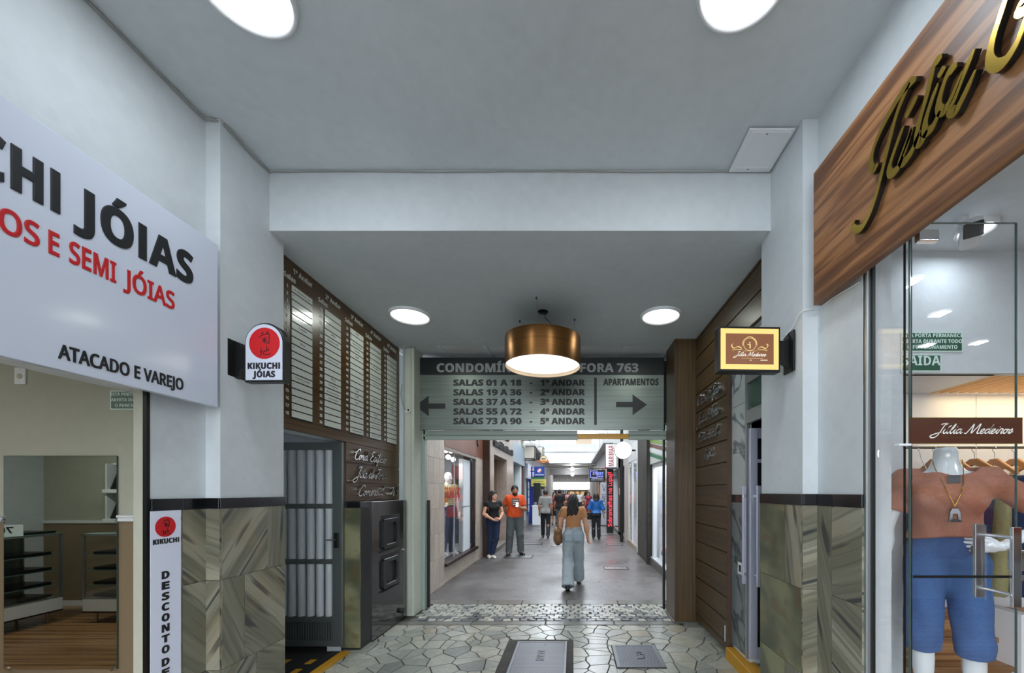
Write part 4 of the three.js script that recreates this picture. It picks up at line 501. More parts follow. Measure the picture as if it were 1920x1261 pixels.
function figure(spec) {
  const { h = 1.7, pos, yaw = 0, pose = {}, fem = false, skin = mat.skin, cell = 0.012, label, wide = 1, head = true, name = 'person', category = 'person', group } = spec, J = { ...POSE, ...pose }, s = h / 1.7;
  const o = thing(name, label, category, pos, yaw, group); const put = (nm, gs, m, l) => { const g = join(gs); g.scale(s, s, s); return part(o, nm, g, m, l); };
  const H = J.head, hy = J.look, hp = [];
  const rot = (v) => [v[0] * Math.cos(hy) + v[2] * Math.sin(hy), v[1], -v[0] * Math.sin(hy) + v[2] * Math.cos(hy)], at = (x, y, z) => v3.add(H, rot([x, y, z]));
  if (head) hp.push(el(at(0, 0.02, -0.01), [0.074, 0.098, 0.094], 0.03, hy), el(at(0, -0.045, 0.022), [0.058, 0.066, 0.068], 0.04, hy), cp(at(0, 0.01, 0.088), at(0, -0.022, 0.106), 0.009, 0.014, 0.012), el(at(0, -0.06, 0.082), [0.026, 0.012, 0.014], 0.01, hy), el(at(0, -0.093, 0.07), [0.026, 0.018, 0.022], 0.02, hy), el(at(0.075, -0.008, -0.012), [0.012, 0.03, 0.02], 0.006, hy), el(at(-0.075, -0.008, -0.012), [0.012, 0.03, 0.02], 0.006, hy), cut(el(at(0.032, 0.012, 0.092), [0.018, 0.011, 0.012], 0.012, hy)), cut(el(at(-0.032, 0.012, 0.092), [0.018, 0.011, 0.012], 0.012, hy)));
  const arms = [], legs = [];
  for (const q of ['L', 'R']) {
    const S = J['sh' + q], E = J['el' + q], W = J['wr' + q]; arms.push(cp(S, E, 0.05 * wide, 0.04 * wide, 0.03), cp(E, W, 0.041 * wide, 0.026 * wide, 0.02), el(v3.mix(E, W, 0.28), [0.043 * wide, 0.06, 0.043 * wide], 0.03));
    const A = J['hip' + q], K = J['kn' + q], N = J['an' + q]; legs.push(cp(A, K, 0.085 * wide, 0.055 * wide, 0.04), cp(K, N, 0.053 * wide, 0.036, 0.03), el(v3.add(v3.mix(K, N, 0.3), [0, 0, -0.02]), [0.045 * wide, 0.1, 0.047 * wide], 0.04));
    const T0 = J['to' + q]; legs.push(cp(v3.add(N, [0, -0.05, -0.025]), T0, 0.032, 0.026, 0.03), cp(v3.mix(N, T0, 0.6), T0, 0.032, 0.024, 0.03));
  }
  const neckTop = head ? v3.add(H, [0, -0.06, -0.02]) : v3.add(J.neck, [0, 0.1, 0.01]);
  const bodyG = [blob([...torsoPrims(J, -0.004, fem, wide), cp(v3.add(J.neck, [0, -0.04, 0]), neckTop, 0.056, 0.053, 0.05), ...arms, ...legs, ...(head && cell > 0.011 ? hp : [])], cell, { cuts: head ? [] : [(x, y) => y - (J.neck[1] + 0.13)] })];
  if (head && cell <= 0.011) bodyG.push(blob([...hp, cp(v3.add(neckTop, [0, -0.02, 0]), neckTop, 0.05, 0.053, 0.04)], cell * 0.5));
  for (const q of ['L', 'R']) { const E = J['el' + q], W = J['wr' + q], dir = J['hd' + q] ?? v3.sub(W, E), th = J['th' + q] ?? [q === 'L' ? -0.5 : 0.5, 0, 1]; bodyG.push(blob(hand(W, dir, q === 'L' ? th : th, J['curl' + q] ?? J.curl).map((p) => p), spec.handCell ?? 0.0055)); }
  put('body', bodyG.map((g) => g), skin);
  if (head) {
    put('eyes', [-1, 1].map((q) => { const c = at(q * 0.031, 0.012, 0.083); return ball(0.0085, ...c, 1.4, 0.8, 0.7, 8); }), mat.black);
    put('mouth', [ball(0.012, ...at(0, -0.06, 0.094), 1.7, 0.45, 0.5, 8)], M([150, 74, 70], 0.5));
    put('eyebrows', [-1, 1].map((q) => { const c = at(q * 0.033, 0.034, 0.084); return ball(0.006, ...c, 2.6, 0.55, 0.7, 8); }), spec.hair?.mat ?? mat.hairblack);
  }
  if (spec.shirt) { const S = spec.shirt, e = S.ease ?? 0.014, pr = torsoPrims(J, e, fem, wide); for (const q of ['L', 'R']) { const A = J['sh' + q], E = J['el' + q], W = J['wr' + q], t = S.sleeve ?? 0.6; pr.push(cp(A, v3.mix(A, E, Math.min(1, t)), 0.062 * wide, (S.cuff ?? 0.058) * wide, 0.03)); if (t > 1) pr.push(cp(E, v3.mix(E, W, t - 1), S.cuff ?? 0.05, S.cuff ?? 0.045, 0.02)); }
    pr.push(cut(el(v3.add(J.neck, [0, 0.045, 0.035]), [S.neckW ?? 0.075, S.neckH ?? 0.075, 0.075], 0.012)));
    const cs = [(x, y, z) => (S.hem ?? 0.9) + 0.012 * Math.sin(x * 12 + z * 9) - y, (x, y) => y - (J.neck[1] + 0.02)];
    for (const q of ['L', 'R']) { const A = J['sh' + q], E = J['el' + q], W = J['wr' + q], t = S.sleeve ?? 0.6, [p0, p1] = t <= 1 ? [A, E] : [E, W], c = v3.mix(p0, p1, (t <= 1 ? t : t - 1) * 0.97), d = v3.norm(v3.sub(p1, p0)), sg = q === 'L' ? 1 : -1; cs.push((x, y, z) => { const px = x - c[0], py = y - c[1], pz = z - c[2], l = px * d[0] + py * d[1] + pz * d[2]; return Math.hypot(px - d[0] * l, py - d[1] * l, pz - d[2] * l) < 0.1 && l > -0.02 && l < 0.12 && x * sg > Math.abs(A[0]) * 0.72 ? l : -1; }); }
    put(S.name ?? 'shirt', blob(pr, S.cell ?? cell, { cuts: cs, warp: fold(S.fold ?? 0.003) }), S.mat, S.label); }
  if (spec.pants) { const S = spec.pants, r = S.r ?? [0.098, 0.075, 0.062], e = S.ease ?? 0.016, P = J.pelvis, pr = [...torsoPrims(J, e - 0.004, fem, wide).filter((p, i) => i === 0 || i === 1 || i === 5 || i === 6)]; for (const q of ['L', 'R']) { const A = J['hip' + q], K = J['kn' + q], N = J['an' + q]; pr.push(cp(A, K, r[0] * wide, r[1] * wide, 0.03), cp(K, S.short ? v3.mix(K, N, S.short) : v3.add(N, [0, -0.02, 0]), r[1] * wide, r[2] * wide, 0.025)); }
    const cs = [(x, y) => y - (S.top ?? 1.03)]; for (const q of ['L', 'R']) { const K = J['kn' + q], N = J['an' + q], c = S.short ? v3.mix(K, N, S.short) : v3.add(N, [0, S.lift ?? -0.03, 0]), sg = q === 'L' ? 1 : -1, mid = (J.anL[0] + J.anR[0]) / 2, d = v3.norm(v3.sub(N, K)); cs.push((x, y, z) => ((x - mid) * sg > 0 ? (x - c[0]) * d[0] + (y - c[1]) * d[1] + (z - c[2]) * d[2] : -1)); }
    put(S.name ?? 'trousers', blob(pr, S.cell ?? cell, { cuts: cs, warp: fold(S.fold ?? 0.003, 0.8) }), S.mat, S.label); }
  if (spec.hair) { const S = spec.hair, long = S.long ?? 0, pr = [el(at(0, 0.035, -0.015), [0.083, 0.1, 0.104], 0.03, hy), el(at(0, 0.0, -0.045), [0.08, 0.1, 0.08], 0.03, hy)]; if (long) { pr.push(el(at(0, -0.12, -0.075), [0.1, 0.15, 0.06], 0.06, hy), el(at(0, -0.12 - long * 0.5, -0.09), [S.width ?? 0.11, long * 0.62, 0.05], 0.06, hy), cp(at(0.075, 0, -0.02), at(0.09, -0.16, -0.02), 0.03, 0.03, 0.03), cp(at(-0.075, 0, -0.02), at(-0.09, -0.16, -0.02), 0.03, 0.03, 0.03)); }
    pr.push(cut(el(at(0, -0.035, 0.095), [0.066, 0.088, 0.085], 0.015, hy))); if (!long) pr.push(cut(el(at(0, -0.12, -0.02), [0.2, 0.075, 0.2], 0.02, 0)));
    put('hair', blob(pr, S.cell ?? cell * 0.75, { warp: (x, y, z) => 0.003 * Math.sin(x * 90 + 3 * Math.sin(y * 20)) + 0.002 * Math.sin(z * 80) }), S.mat ?? mat.hairblack); }
  if (spec.beard) put('beard', blob([el(at(0, -0.075, 0.03), [0.06, 0.055, 0.066], 0.02, hy), cut(el(at(0, -0.02, 0.06), [0.06, 0.05, 0.08], 0.01, hy)), cut(el(at(0, -0.062, 0.1), [0.022, 0.01, 0.02], 0.004, hy))], cell * 0.5), mat.hairblack);
  if (spec.shoes) for (const q of ['L', 'R']) { const N = J['an' + q], T0 = J['to' + q], heel = v3.add(N, [0, -0.045, -0.03]); put('shoe', blob([cp(heel, T0, 0.042, 0.036, 0.02), cp(v3.mix(heel, T0, 0.5), v3.add(T0, [0, -0.004, 0]), 0.044, 0.034, 0.02), cp(v3.add(N, [0, -0.03, 0]), v3.add(N, [0, 0.0, -0.005]), 0.044, 0.044, 0.02)], cell * 0.8), spec.shoes); }
  return o;
}
// ---------- jewellery shop behind the opening ----------
struct('wall_jewellery_back', [bb(-7.6, LW - 0.04, 1.45, 2.8, -2.6, -2.66)], mat.cream, 'cream wall of the jewellery shop');
{ const s = struct('wall_jewellery_side', [bb(-7.6, LW - 0.13, 1.2, 2.8, 0.48, 0.56)], mat.cream, 'cream far wall of the jewellery shop'); part(s, 'lower_wall', bb(-7.6, LW - 0.13, 0, 1.2, 0.478, 0.56), mat.tan); part(s, 'chair_rail', bb(-7.5, LW - 0.13, 1.17, 1.21, 0.462, 0.48, 0.004), mat.white); part(s, 'baseboard', bb(-7.5, LW - 0.13, 0.01, 0.08, 0.465, 0.48), mat.white); }
struct('wall_jewellery_end', [bb(-7.6, -7.5, 0, 2.8, 0.5, -2.6)], mat.wall, 'white end wall of the jewellery shop');
struct('wall_jewellery_lower', [bb(-7.6, LW - 0.04, 0, 1.45, -2.602, -2.66)], mat.tan, 'tan lower wall of the jewellery shop');
{ const s = struct('trim_chair_rail', [bb(-7.5, -3.7, 1.425, 1.45, -2.585, -2.6, 0.005), bb(-7.5, -3.7, 1.45, 1.467, -2.578, -2.6, 0.004)], mat.white, 'white chair rail'); part(s, 'rail_end', [bb(-2.95, LW - 0.06, 1.425, 1.45, -2.585, -2.6, 0.005), bb(-2.95, LW - 0.06, 1.45, 1.467, -2.578, -2.6, 0.004)], mat.white); }
struct('floor_jewellery', [bb(-7.6, LW - 0.0, -0.05, 0.012, 0.5, -2.6)], M(0xffffff, 0.3, { map: T.floorwood }), 'wood floor of the jewellery shop');
struct('ceiling_jewellery', [bb(-7.6, LW - 0.14, 2.75, 2.82, 0.5, -2.62)], mat.ceiling, 'ceiling of the jewellery shop');
struct('door_jamb_jewellery', [bb(LW - 0.075, LW - 0.018, 0, 2.3, -2.13, -2.2, 0.003)], mat.cream, 'cream jamb strip');
struct('door_guide', [bb(LW - 0.018, LW + 0.003, 0, 2.2, -2.125, -2.142)], mat.black, 'black door guide at the jewellery shop');
{ const o = thing('wall_mirror', 'frameless rectangular wall mirror inside the jewellery shop', 'mirror', [-3.325, 0.47, -2.598]);
  part(o, 'glass', bb(-0.365, 0.365, 0, 1.38, 0, 0.006), M([196, 202, 198], 0.015, { metalness: 1 }));
  part(o, 'edge', [bb(-0.367, -0.365, 0, 1.38, 0, 0.006), bb(0.365, 0.369, 0, 1.38, 0, 0.006), bb(-0.365, 0.365, 1.38, 1.382, 0, 0.006)], M([60, 74, 66], 0.3));
  for (const [x, y] of [[-0.37, 0.96], [0.37, 0.96], [-0.34, 0], [0.34, 0]]) part(o, 'clip', disc(0.012, x, y, 0.006, 0.006, 14), mat.chrome); }
{ const o = thing('wall_socket', 'white wall socket plate on the cream shop wall', 'socket', [-3.588, 2.369, -2.6]); part(o, 'plate', bb(-0.036, 0.036, -0.055, 0.055, 0, 0.008, 0.003), mat.plastic); part(o, 'socket_face', disc(0.017, 0, -0.002, 0.007, 0.004, 20), M([196, 190, 160], 0.5)); part(o, 'screw', [disc(0.003, 0, 0.04, 0.007, 0.002, 8), disc(0.003, 0, -0.04, 0.007, 0.002, 8)], mat.steel); }
const notice = (o, w, hh, lines, size, m = M([18, 84, 58], 0.4)) => { part(o, 'plate', bb(0, w, 0, hh, 0, 0.004), M([206, 226, 216], 0.4)); part(o, 'field', bb(0.008, w - 0.008, 0.008, hh - 0.008, 0.004, 0.005), m); part(o, 'lettering', lines.map((l, i) => words(l, size, w / 2, hh - (i + 1) * hh / (lines.length + 0.45) + size * 0.1, 0.005, { align: 0, depth: 0.0012 })), M([214, 232, 224], 0.4)); };
notice(thing('safety_sign', 'green safety sign on the cream wall beside the mirror', 'sign', [-3.005, 2.15, -2.598]), 0.34, 0.125, ['ESTA PORTA PERMANECE', 'ABERTA DURANTE TODO', 'O FUNCIONAMENTO'], 0.02);
{ const o = thing('exit_pictogram', 'small green exit plate half hidden behind the white fascia', 'sign', [-2.885, 2.29, -2.598]); part(o, 'plate', bb(0, 0.12, 0, 0.12, 0, 0.004), M([18, 84, 58], 0.4)); part(o, 'symbol', [disc(0.014, 0.06, 0.085, 0.004, 0.001, 16), bb(0.045, 0.075, 0.03, 0.068, 0.004, 0.005)], M([214, 232, 224], 0.4)); }
// what the mirror shows: glass showcases, tray shelf, door
function showcase(label, pos, turn, w, trays) {
  const o = thing('glass_showcase', label, 'showcase', pos, turn), fr = mat.aluminium, d = 0.5;
  part(o, 'plinth', bb(0, w, 0.15, 0.3, 0, -d, 0.004), mat.white); part(o, 'skirt', bb(0, w, 0.135, 0.15, 0.002, -d), mat.black); part(o, 'back_panel', bb(0.01, w - 0.01, 0.3, 1.08, -d + 0.01, -d), M([150, 168, 162], 0.4));
  for (const x of [0.1, w - 0.1]) for (const z of [-0.06, -d + 0.06]) part(o, 'leg', cyl(0.014, 0.018, 0.15, x, 0, z, 10), mat.steel);
  for (const x of [0, w - 0.02]) for (const z of [0, -d + 0.02]) part(o, 'post', bb(x, x + 0.02, 0.3, 1.08, z, z - 0.02), fr);
  part(o, 'top_frame', [bb(0, w, 1.07, 1.09, 0, -0.02), bb(0, w, 1.07, 1.09, -d, -d + 0.02), bb(0, w, 0.3, 0.315, 0, -0.02)], fr);
  for (const y of [0.46, 0.64, 0.83]) part(o, 'glass_shelf', bb(0.02, w - 0.02, y, y + 0.006, -0.03, -d + 0.03), M([110, 140, 130], 0.1));
  for (const y of [0.315, 0.466, 0.646, 0.836]) if (trays) part(o, 'velvet_tray', bb(0.06, w - 0.06, y, y + 0.035, -0.06, -0.4, 0.004), mat.black);
  part(o, 'pane', bb(0.02, w - 0.02, 0.315, 1.07, -0.008, -0.012), mat.glass); part(o, 'glass_top', bb(0, w, 1.085, 1.095, 0, -d), M([120, 150, 142], 0.06)); return o;
}
showcase('long glass showcase with black trays reflected in the mirror', [-6.36, 0.012, -0.2], Math.PI / 2, 1.3, true);
showcase('short glass showcase under the tray shelf, reflected in the mirror', [-4.6, 0.012, -0.32], Math.PI, 1.37, true);
{ const o = thing('price_card', 'white card reading 70 percent on the long showcase', 'card', [-6.55, 1.107, -0.62], Math.PI * 0.8); part(o, 'card', bb(-0.17, 0.17, 0, 0.13, 0, 0.004), mat.white); part(o, 'lettering', words('70%', 0.075, 0, 0.03, 0.004, { align: 0, depth: 0.001 }), mat.ink); }
solo('black_tray', bb(-6.88, -6.42, 1.107, 1.135, -0.22, -0.5, 0.004), mat.black, 'flat black tray lying on the long showcase', 'tray');
{ const o = thing('tray_shelf', 'white wall shelf holding two tilted black jewellery trays', 'shelf', [-4.9, 1.2, 0.46], Math.PI); part(o, 'side', [bb(0.0, 0.02, 0, 0.8, 0, 0.2), bb(1.45, 1.47, 0, 0.8, 0, 0.2)], mat.white); for (const y of [0, 0.4]) { part(o, 'shelf_board', bb(0, 1.47, y, y + 0.05, 0, 0.24, 0.004), mat.white); part(o, 'jewellery_tray', [turnX(bb(0.04, 0.7, 0, 0.32, -0.01, 0.01), -0.35).translate(0, y + 0.05, 0.17), turnX(bb(0.74, 1.43, 0, 0.32, -0.01, 0.01), -0.35).translate(0, y + 0.05, 0.17)], M([34, 28, 20], 0.3, { metalness: 0.4 })); } part(o, 'top', bb(0, 1.47, 0.79, 0.81, 0, 0.12), mat.white); }
{ const s = struct('door_1', [bb(-7.5, -7.46, 0, 2.15, -0.75, -1.6, 0.004)], mat.white, 'white interior door'); part(s, 'door_handle', bb(-7.46, -7.4, 1.0, 1.03, -0.82, -0.94), mat.steel); }
discLamp('round ceiling lamp deep inside the jewellery shop, over the showcases', -6.0, 2.75, -0.9, 0.15, glowWarm, new THREE.Color(0.95, 1, 0.95), JEWEL_LIGHT, 'shop ceiling lamps');
discLamp('round ceiling lamp inside the jewellery shop, near its entrance', -4.6, 2.75, -1.0, 0.15, glowWarm, new THREE.Color(0.95, 1, 0.95), JEWEL_LIGHT, 'shop ceiling lamps');

// ---------- clothes shop ----------
struct('ceiling_clothes', [bb(RW + 0.13, 6.6, 3.12, 3.2, 2.4, -2.56)], mat.ceiling, 'ceiling of the clothes shop');
struct('floor_clothes', [bb(RW, 6.6, -0.1, 0.02, 2.4, -3.06)], M(0xffffff, 0.35, { map: T.floorwood }), 'wood floor of the clothes shop');
struct('wall_clothes_return', [bb(RW + 0.02, 2.06, 0, 3.12, -2.5, -2.56), bb(2.0, 2.06, 0, 2.4, -2.55, -3.05), bb(2.06, 6.6, 2.36, 3.12, -2.5, -2.56), bb(4.3, 6.6, 0, 2.4, -2.5, -2.56)], mat.wall, 'white walls around the hanging alcove');
struct('wall_clothes_far', [bb(6.5, 6.6, 0, 3.12, 2.4, -2.5), bb(RW + 0.1, 6.6, 0, 3.12, 2.4, 2.5)], mat.wall, 'far white walls of the clothes shop');
{ const s = struct('wall_alcove', [bb(2.0, 4.36, 0, 2.4, -3.05, -3.06)], mat.white, 'white panelled wall of the hanging alcove'); for (const [a, b] of [[2.06, 2.47], [2.475, 3.05], [3.055, 3.7], [3.705, 4.3]]) for (const [c, d] of [[0.1, 1.2], [1.205, 2.36]]) part(s, 'panel', bb(a, b, c, d, -3.03, -3.05, 0.003), mat.white); part(s, 'side', bb(4.3, 4.36, 0, 2.4, -2.55, -3.05), mat.white); }
{ const s = struct('ceiling_alcove', [bb(2.0, 2.68, 2.36, 2.42, -2.53, -3.05), bb(2.68, 4.36, 2.44, 2.5, -2.53, -3.05)], mat.white, 'lowered ceiling of the hanging alcove');
  const warm = M([255, 226, 170], 0.5, { emissive: new THREE.Color(1, 0.76, 0.4), emissiveIntensity: 1.6 }), sl = M([226, 186, 130], 0.5);
  for (let i = 0; i < 5; i++) part(s, 'led_strip', bb(2.72, 4.3, 2.425, 2.44, -2.6 - i * 0.09, -2.625 - i * 0.09), warm); for (let i = 0; i < 22; i++) part(s, 'slat', bb(2.7 + i * 0.073, 2.722 + i * 0.073, 2.362, 2.42, -2.56, -3.03), sl);
  areaLight(s, new THREE.Color(1, 0.78, 0.45), 5, 1.5, 0.3, 3.5, 2.35, -2.8); }
[['round downlight by the security camera in the clothes shop', 2.285, -2.27], ['round downlight reflected high in the open glass door', 2.36, -0.8], ['round downlight reflected mid height in the open glass door', 3.03, -0.29], ['round downlight reflected low in the open glass door', 4.0, 0.35], ['round downlight reflected over the green safety sign', 3.55, 0.42]].forEach(([l, x, z], i) => discLamp(l, x, 3.12, z, 0.075, glowCool, new THREE.Color(0.88, 1, 1.12), SHOP_LIGHT * (i ? 1.1 : 0.3), 'shop ceiling lamps'));
struct('window_1', [bb(1.54, 1.552, 0.02, 2.86, -1.85, -2.06)], mat.glass, 'fixed glass beside the shop door');
{ const s = struct('window_frame', [bb(1.51, 1.555, 0, 2.86, -2.06, -2.085, 0.003)], mat.aluminium, 'aluminium frame post of the shop window'); part(s, 'seal', bb(1.53, 1.545, 0, 2.86, -2.045, -2.06), mat.black); }
struct('trim_door_post', [bb(1.526, 1.534, 0, 2.82, -1.845, -1.85), bb(1.54, 1.546, 0, 2.82, -1.825, -1.83)], mat.dark, 'dark slim post at the glass door');
{ const o = thing('glass_door', 'open frameless glass door with brown name sticker', 'door', [1.515, 0.04, -1.8]);
  part(o, 'pane', bb(0.0, 0.475, 0, 2.785, -0.004, 0.004), mat.glass);
  part(o, 'polished_edge', [bb(0.475, 0.479, 0, 2.785, -0.004, 0.004), bb(-0.004, 0, 0, 2.785, -0.004, 0.004), bb(0, 0.475, 2.785, 2.788, -0.004, 0.004)], M([72, 92, 88], 0.2));
  part(o, 'patch_fitting', bb(0.03, 0.12, 2.7, 2.75, -0.014, 0.014, 0.004), mat.chrome);
  const st = part(o, 'sticker', bb(-0.005, 0.5, 1.794, 1.912, 0.0045, 0.006), M([78, 40, 24], 0.35));
  part(st, 'lettering', cursiveGeo('Júlia Medeiros', 0.02, 0.1, 1.84, 0.006, 0.001, 0.28, 0.35), M([238, 236, 226], 0.5)); part(st, 'gold_line', [bb(0, 0.5, 1.908, 1.911, 0.006, 0.007), bb(0, 0.5, 1.795, 1.798, 0.006, 0.007), bb(0.03, 0.47, 1.885, 1.8865, 0.006, 0.007), bb(0.13, 0.44, 1.822, 1.8235, 0.006, 0.007)], mat.gold);
  part(o, 'black_band', bb(0.01, 0.475, 1.192, 1.204, 0.0045, 0.006), mat.black);
  part(o, 'pull_handle', bb(0.392, 0.432, 1.075, 1.425, 0.05, 0.065, 0.003), mat.chrome); part(o, 'pull_handle', bb(0.345, 0.39, 1.09, 1.43, -0.065, -0.05, 0.003), mat.steel); part(o, 'handle_mount', [cyl(0.008, 0.008, 0.12, 0, 0, 0, 10).rotateX(Math.PI / 2).translate(0.395, 1.13, -0.06), cyl(0.008, 0.008, 0.12, 0, 0, 0, 10).rotateX(Math.PI / 2).translate(0.395, 1.38, -0.06)], mat.chrome);
  part(o, 'lock', bb(0.455, 0.53, 1.225, 1.315, -0.018, 0.018, 0.008), mat.chrome); part(o, 'lock_keeper', bb(0.48, 0.53, 1.18, 1.205, -0.015, 0.015, 0.006), mat.chrome); part(o, 'hinge', bb(-0.055, 0.0, 1.785, 1.795, -0.02, 0.01, 0.002), mat.white); }
{ const o = thing('security_camera', 'white bullet security camera under the shop ceiling', 'camera', [2.13, 3.12, -2.2], -0.65); part(o, 'base', lathe([[0.0001, -0.03], [0.028, -0.028], [0.032, 0]], 20), mat.plastic); part(o, 'arm', tube([[0, -0.02, 0], [0, -0.07, 0.01], [0.02, -0.1, 0.03]], 0.013, 12, 10), mat.plastic); const b = part(o, 'body', move(turnX(new RoundedBoxGeometry(0.085, 0.16, 0.08, 2, 0.02), Math.PI / 2 - 0.25), 0.03, -0.13, 0.07), mat.plastic); part(o, 'front', move(turnX(box(0.078, 0.012, 0.072, 0, 0.082, 0, 0.01), Math.PI / 2 + 0.25), 0.03, -0.13, 0.07), mat.black); part(o, 'lens', move(turnX(cyl(0.018, 0.018, 0.008, 0, 0.086, 0, 16), Math.PI / 2 + 0.25), 0.03, -0.13, 0.07), mat.dark); }
notice(thing('safety_sign', 'green safety sign with three lines on the shop bulkhead', 'sign', [2.045, 2.49, -2.498]), 0.385, 0.125, ['ESTA PORTA PERMANECE', 'ABERTA DURANTE TODO', 'O FUNCIONAMENTO'], 0.023);
notice(thing('exit_sign', 'green SAÍDA exit sign below the three line safety sign', 'sign', [2.045, 2.367, -2.498]), 0.25, 0.108, ['SAÍDA'], 0.058);
// display platform and steps
struct('display_platform', [bb(1.62, 2.9, 0.02, 0.33, -1.9, -2.5, 0.006), bb(2.06, 4.3, 0.02, 0.3, -2.56, -3.03)], mat.white, 'white display platform');
{ const o = thing('wooden_step_shelf', 'low wooden stepped shelf under the hanging jeans', 'shelf', [2.7, 0.3, -2.8]); const w = M(0xffffff, 0.4, { map: T.floorwood }); for (let i = 0; i < 3; i++) part(o, 'tread', bb(-0.6, 0.9, 0.1 + i * 0.16, 0.135 + i * 0.16, 0.1 - i * 0.1, -0.2, 0.004), w); part(o, 'riser', [bb(-0.6, 0.9, 0, 0.1, 0.08, 0.06), bb(-0.6, 0.9, 0.135, 0.26, -0.02, -0.04), bb(-0.6, 0.9, 0.295, 0.42, -0.12, -0.14)], w); part(o, 'divider', bb(0.28, 0.36, 0, 0.5, -0.2, 0.14), mat.white); }
solo('clothes_rail', turnZ(cyl(0.012, 0.012, 2.2, 0, 0, 0, 12), Math.PI / 2).translate(4.26, 1.93, -2.8), mat.steel, 'steel clothes rail across the alcove', 'rail');
// hangers with garments
const hangerWood = M([206, 138, 70], 0.3, { map: T.cloth }), jeansMats = [[34, 54, 96], [26, 34, 60], [58, 84, 128], [176, 166, 112], [30, 44, 84]].map((c) => M(c, 0.85, { map: T.denim }));
const hangerGeo = extrude([[-0.21, -0.1], [-0.2, -0.075], [-0.1, -0.02], [-0.03, 0.02], [0.03, 0.02], [0.1, -0.02], [0.2, -0.075], [0.21, -0.1], [0.19, -0.098], [0.1, -0.055], [0, -0.025], [-0.1, -0.055], [-0.19, -0.098]], 0.012, 0.004), hookGeo = tube([[0, 0.02, 0.006], [0, 0.06, 0.006], [0.02, 0.085, 0.006], [0.0, 0.108, 0.006], [-0.02, 0.09, 0.006]], 0.0025, 16), barGeo = cyl(0.005, 0.005, 0.36, 0, 0, 0, 8).rotateZ(Math.PI / 2).translate(0.18, -0.1, 0.006);
const legGeo = (seed) => blob([cp([-0.05, -0.14, 0], [-0.03, -0.95, 0], 0.1, 0.075, 0.05), cp([0.05, -0.14, 0], [0.03, -0.95, 0], 0.1, 0.075, 0.05), cp([-0.09, -0.13, 0], [0.09, -0.13, 0], 0.05, 0.05, 0.05)], 0.016, { warp: (x, y, z) => Math.abs(z) * 0.55 + 0.006 * Math.sin(x * 40 + seed + y * 8), cuts: [(x, y) => y + 0.1, (x, y) => -0.93 - y] });
const legA = legGeo(1), legB = legGeo(4);
const hangNames = ['navy jeans on the wooden hanger closest to the mannequin neck', 'dark navy trousers on the second wooden hanger of the alcove rail', 'mid blue jeans on the third wooden hanger of the alcove rail', 'olive beige trousers on a wooden hanger in the alcove', 'deep blue jeans on the fifth wooden hanger of the alcove rail', 'navy jeans on the sixth wooden hanger of the alcove rail', 'dark trousers on the seventh wooden hanger of the alcove rail'];
[[2.52, 1.4, 0], [2.66, 1.35, 1], [2.8, 1.45, 4], [2.94, 1.3, 3], [3.08, 1.4, 0], [3.22, 1.35, 4], [3.36, 1.45, 1]].forEach(([x, a, c], i) => { const o = thing('hanging_trousers', hangNames[i], 'trousers', [x, 1.83, -2.8], a, 'trousers on the alcove rail'); const h = part(o, 'hanger', hangerGeo, hangerWood); part(h, 'hook', hookGeo, mat.steel); part(o, 'bar', barGeo, mat.steel); part(o, 'trousers', i % 2 ? legA : legB, jeansMats[c]); });
{ const o = thing('hanging_shorts', 'light blue denim garment hanging behind the mannequin neck', 'shorts', [2.22, 1.83, -2.86], 0.15); const h = part(o, 'hanger', hangerGeo, hangerWood); part(h, 'hook', hookGeo, mat.steel); part(o, 'garment', blob([el([0, -0.2, 0], [0.2, 0.14, 0.05], 0.05), cp([-0.1, -0.25, 0], [-0.12, -0.5, 0], 0.09, 0.1, 0.04), cp([0.1, -0.25, 0], [0.12, -0.5, 0], 0.09, 0.1, 0.04)], 0.014, { warp: (x, y, z) => Math.abs(z) * 0.3 + 0.006 * Math.sin(x * 60 + y * 30), cuts: [(x, y) => y + 0.1] }), M([104, 130, 176], 0.85, { map: T.denim })); }
{ const o = thing('hanging_skirt', 'indigo denim skirt hanging at the far side of the alcove rail', 'skirt', [2.42, 1.42, -2.72], 0.5); part(o, 'skirt', blob([cp([0, 0, 0], [0, -0.55, 0], 0.15, 0.2, 0.05)], 0.016, { warp: (x, y, z) => Math.abs(z) * 0.5 + 0.006 * Math.sin(x * 50), cuts: [(x, y) => y - 0.06, (x, y) => -0.5 - y] }), jeansMats[0]); part(o, 'hook', tube([[0, 0.05, 0], [0, 0.3, 0], [0.0, 0.42, -0.04], [0, 0.5, -0.06]], 0.003), mat.steel); }
{ const o = thing('wall_hook', 'chrome double hook on the alcove wall panel', 'hook', [2.36, 2.13, -3.03]); part(o, 'plate', disc(0.02, 0, 0.03, 0, 0.004, 20), mat.chrome); part(o, 'hook', [tube([[0, 0.03, 0], [0.0, 0.02, 0.03], [-0.02, -0.02, 0.045], [-0.045, -0.02, 0.05]], 0.004, 16), tube([[0, 0.03, 0], [0.0, 0.02, 0.03], [0.02, -0.02, 0.045], [0.045, -0.02, 0.05]], 0.004, 16)], mat.chrome); }
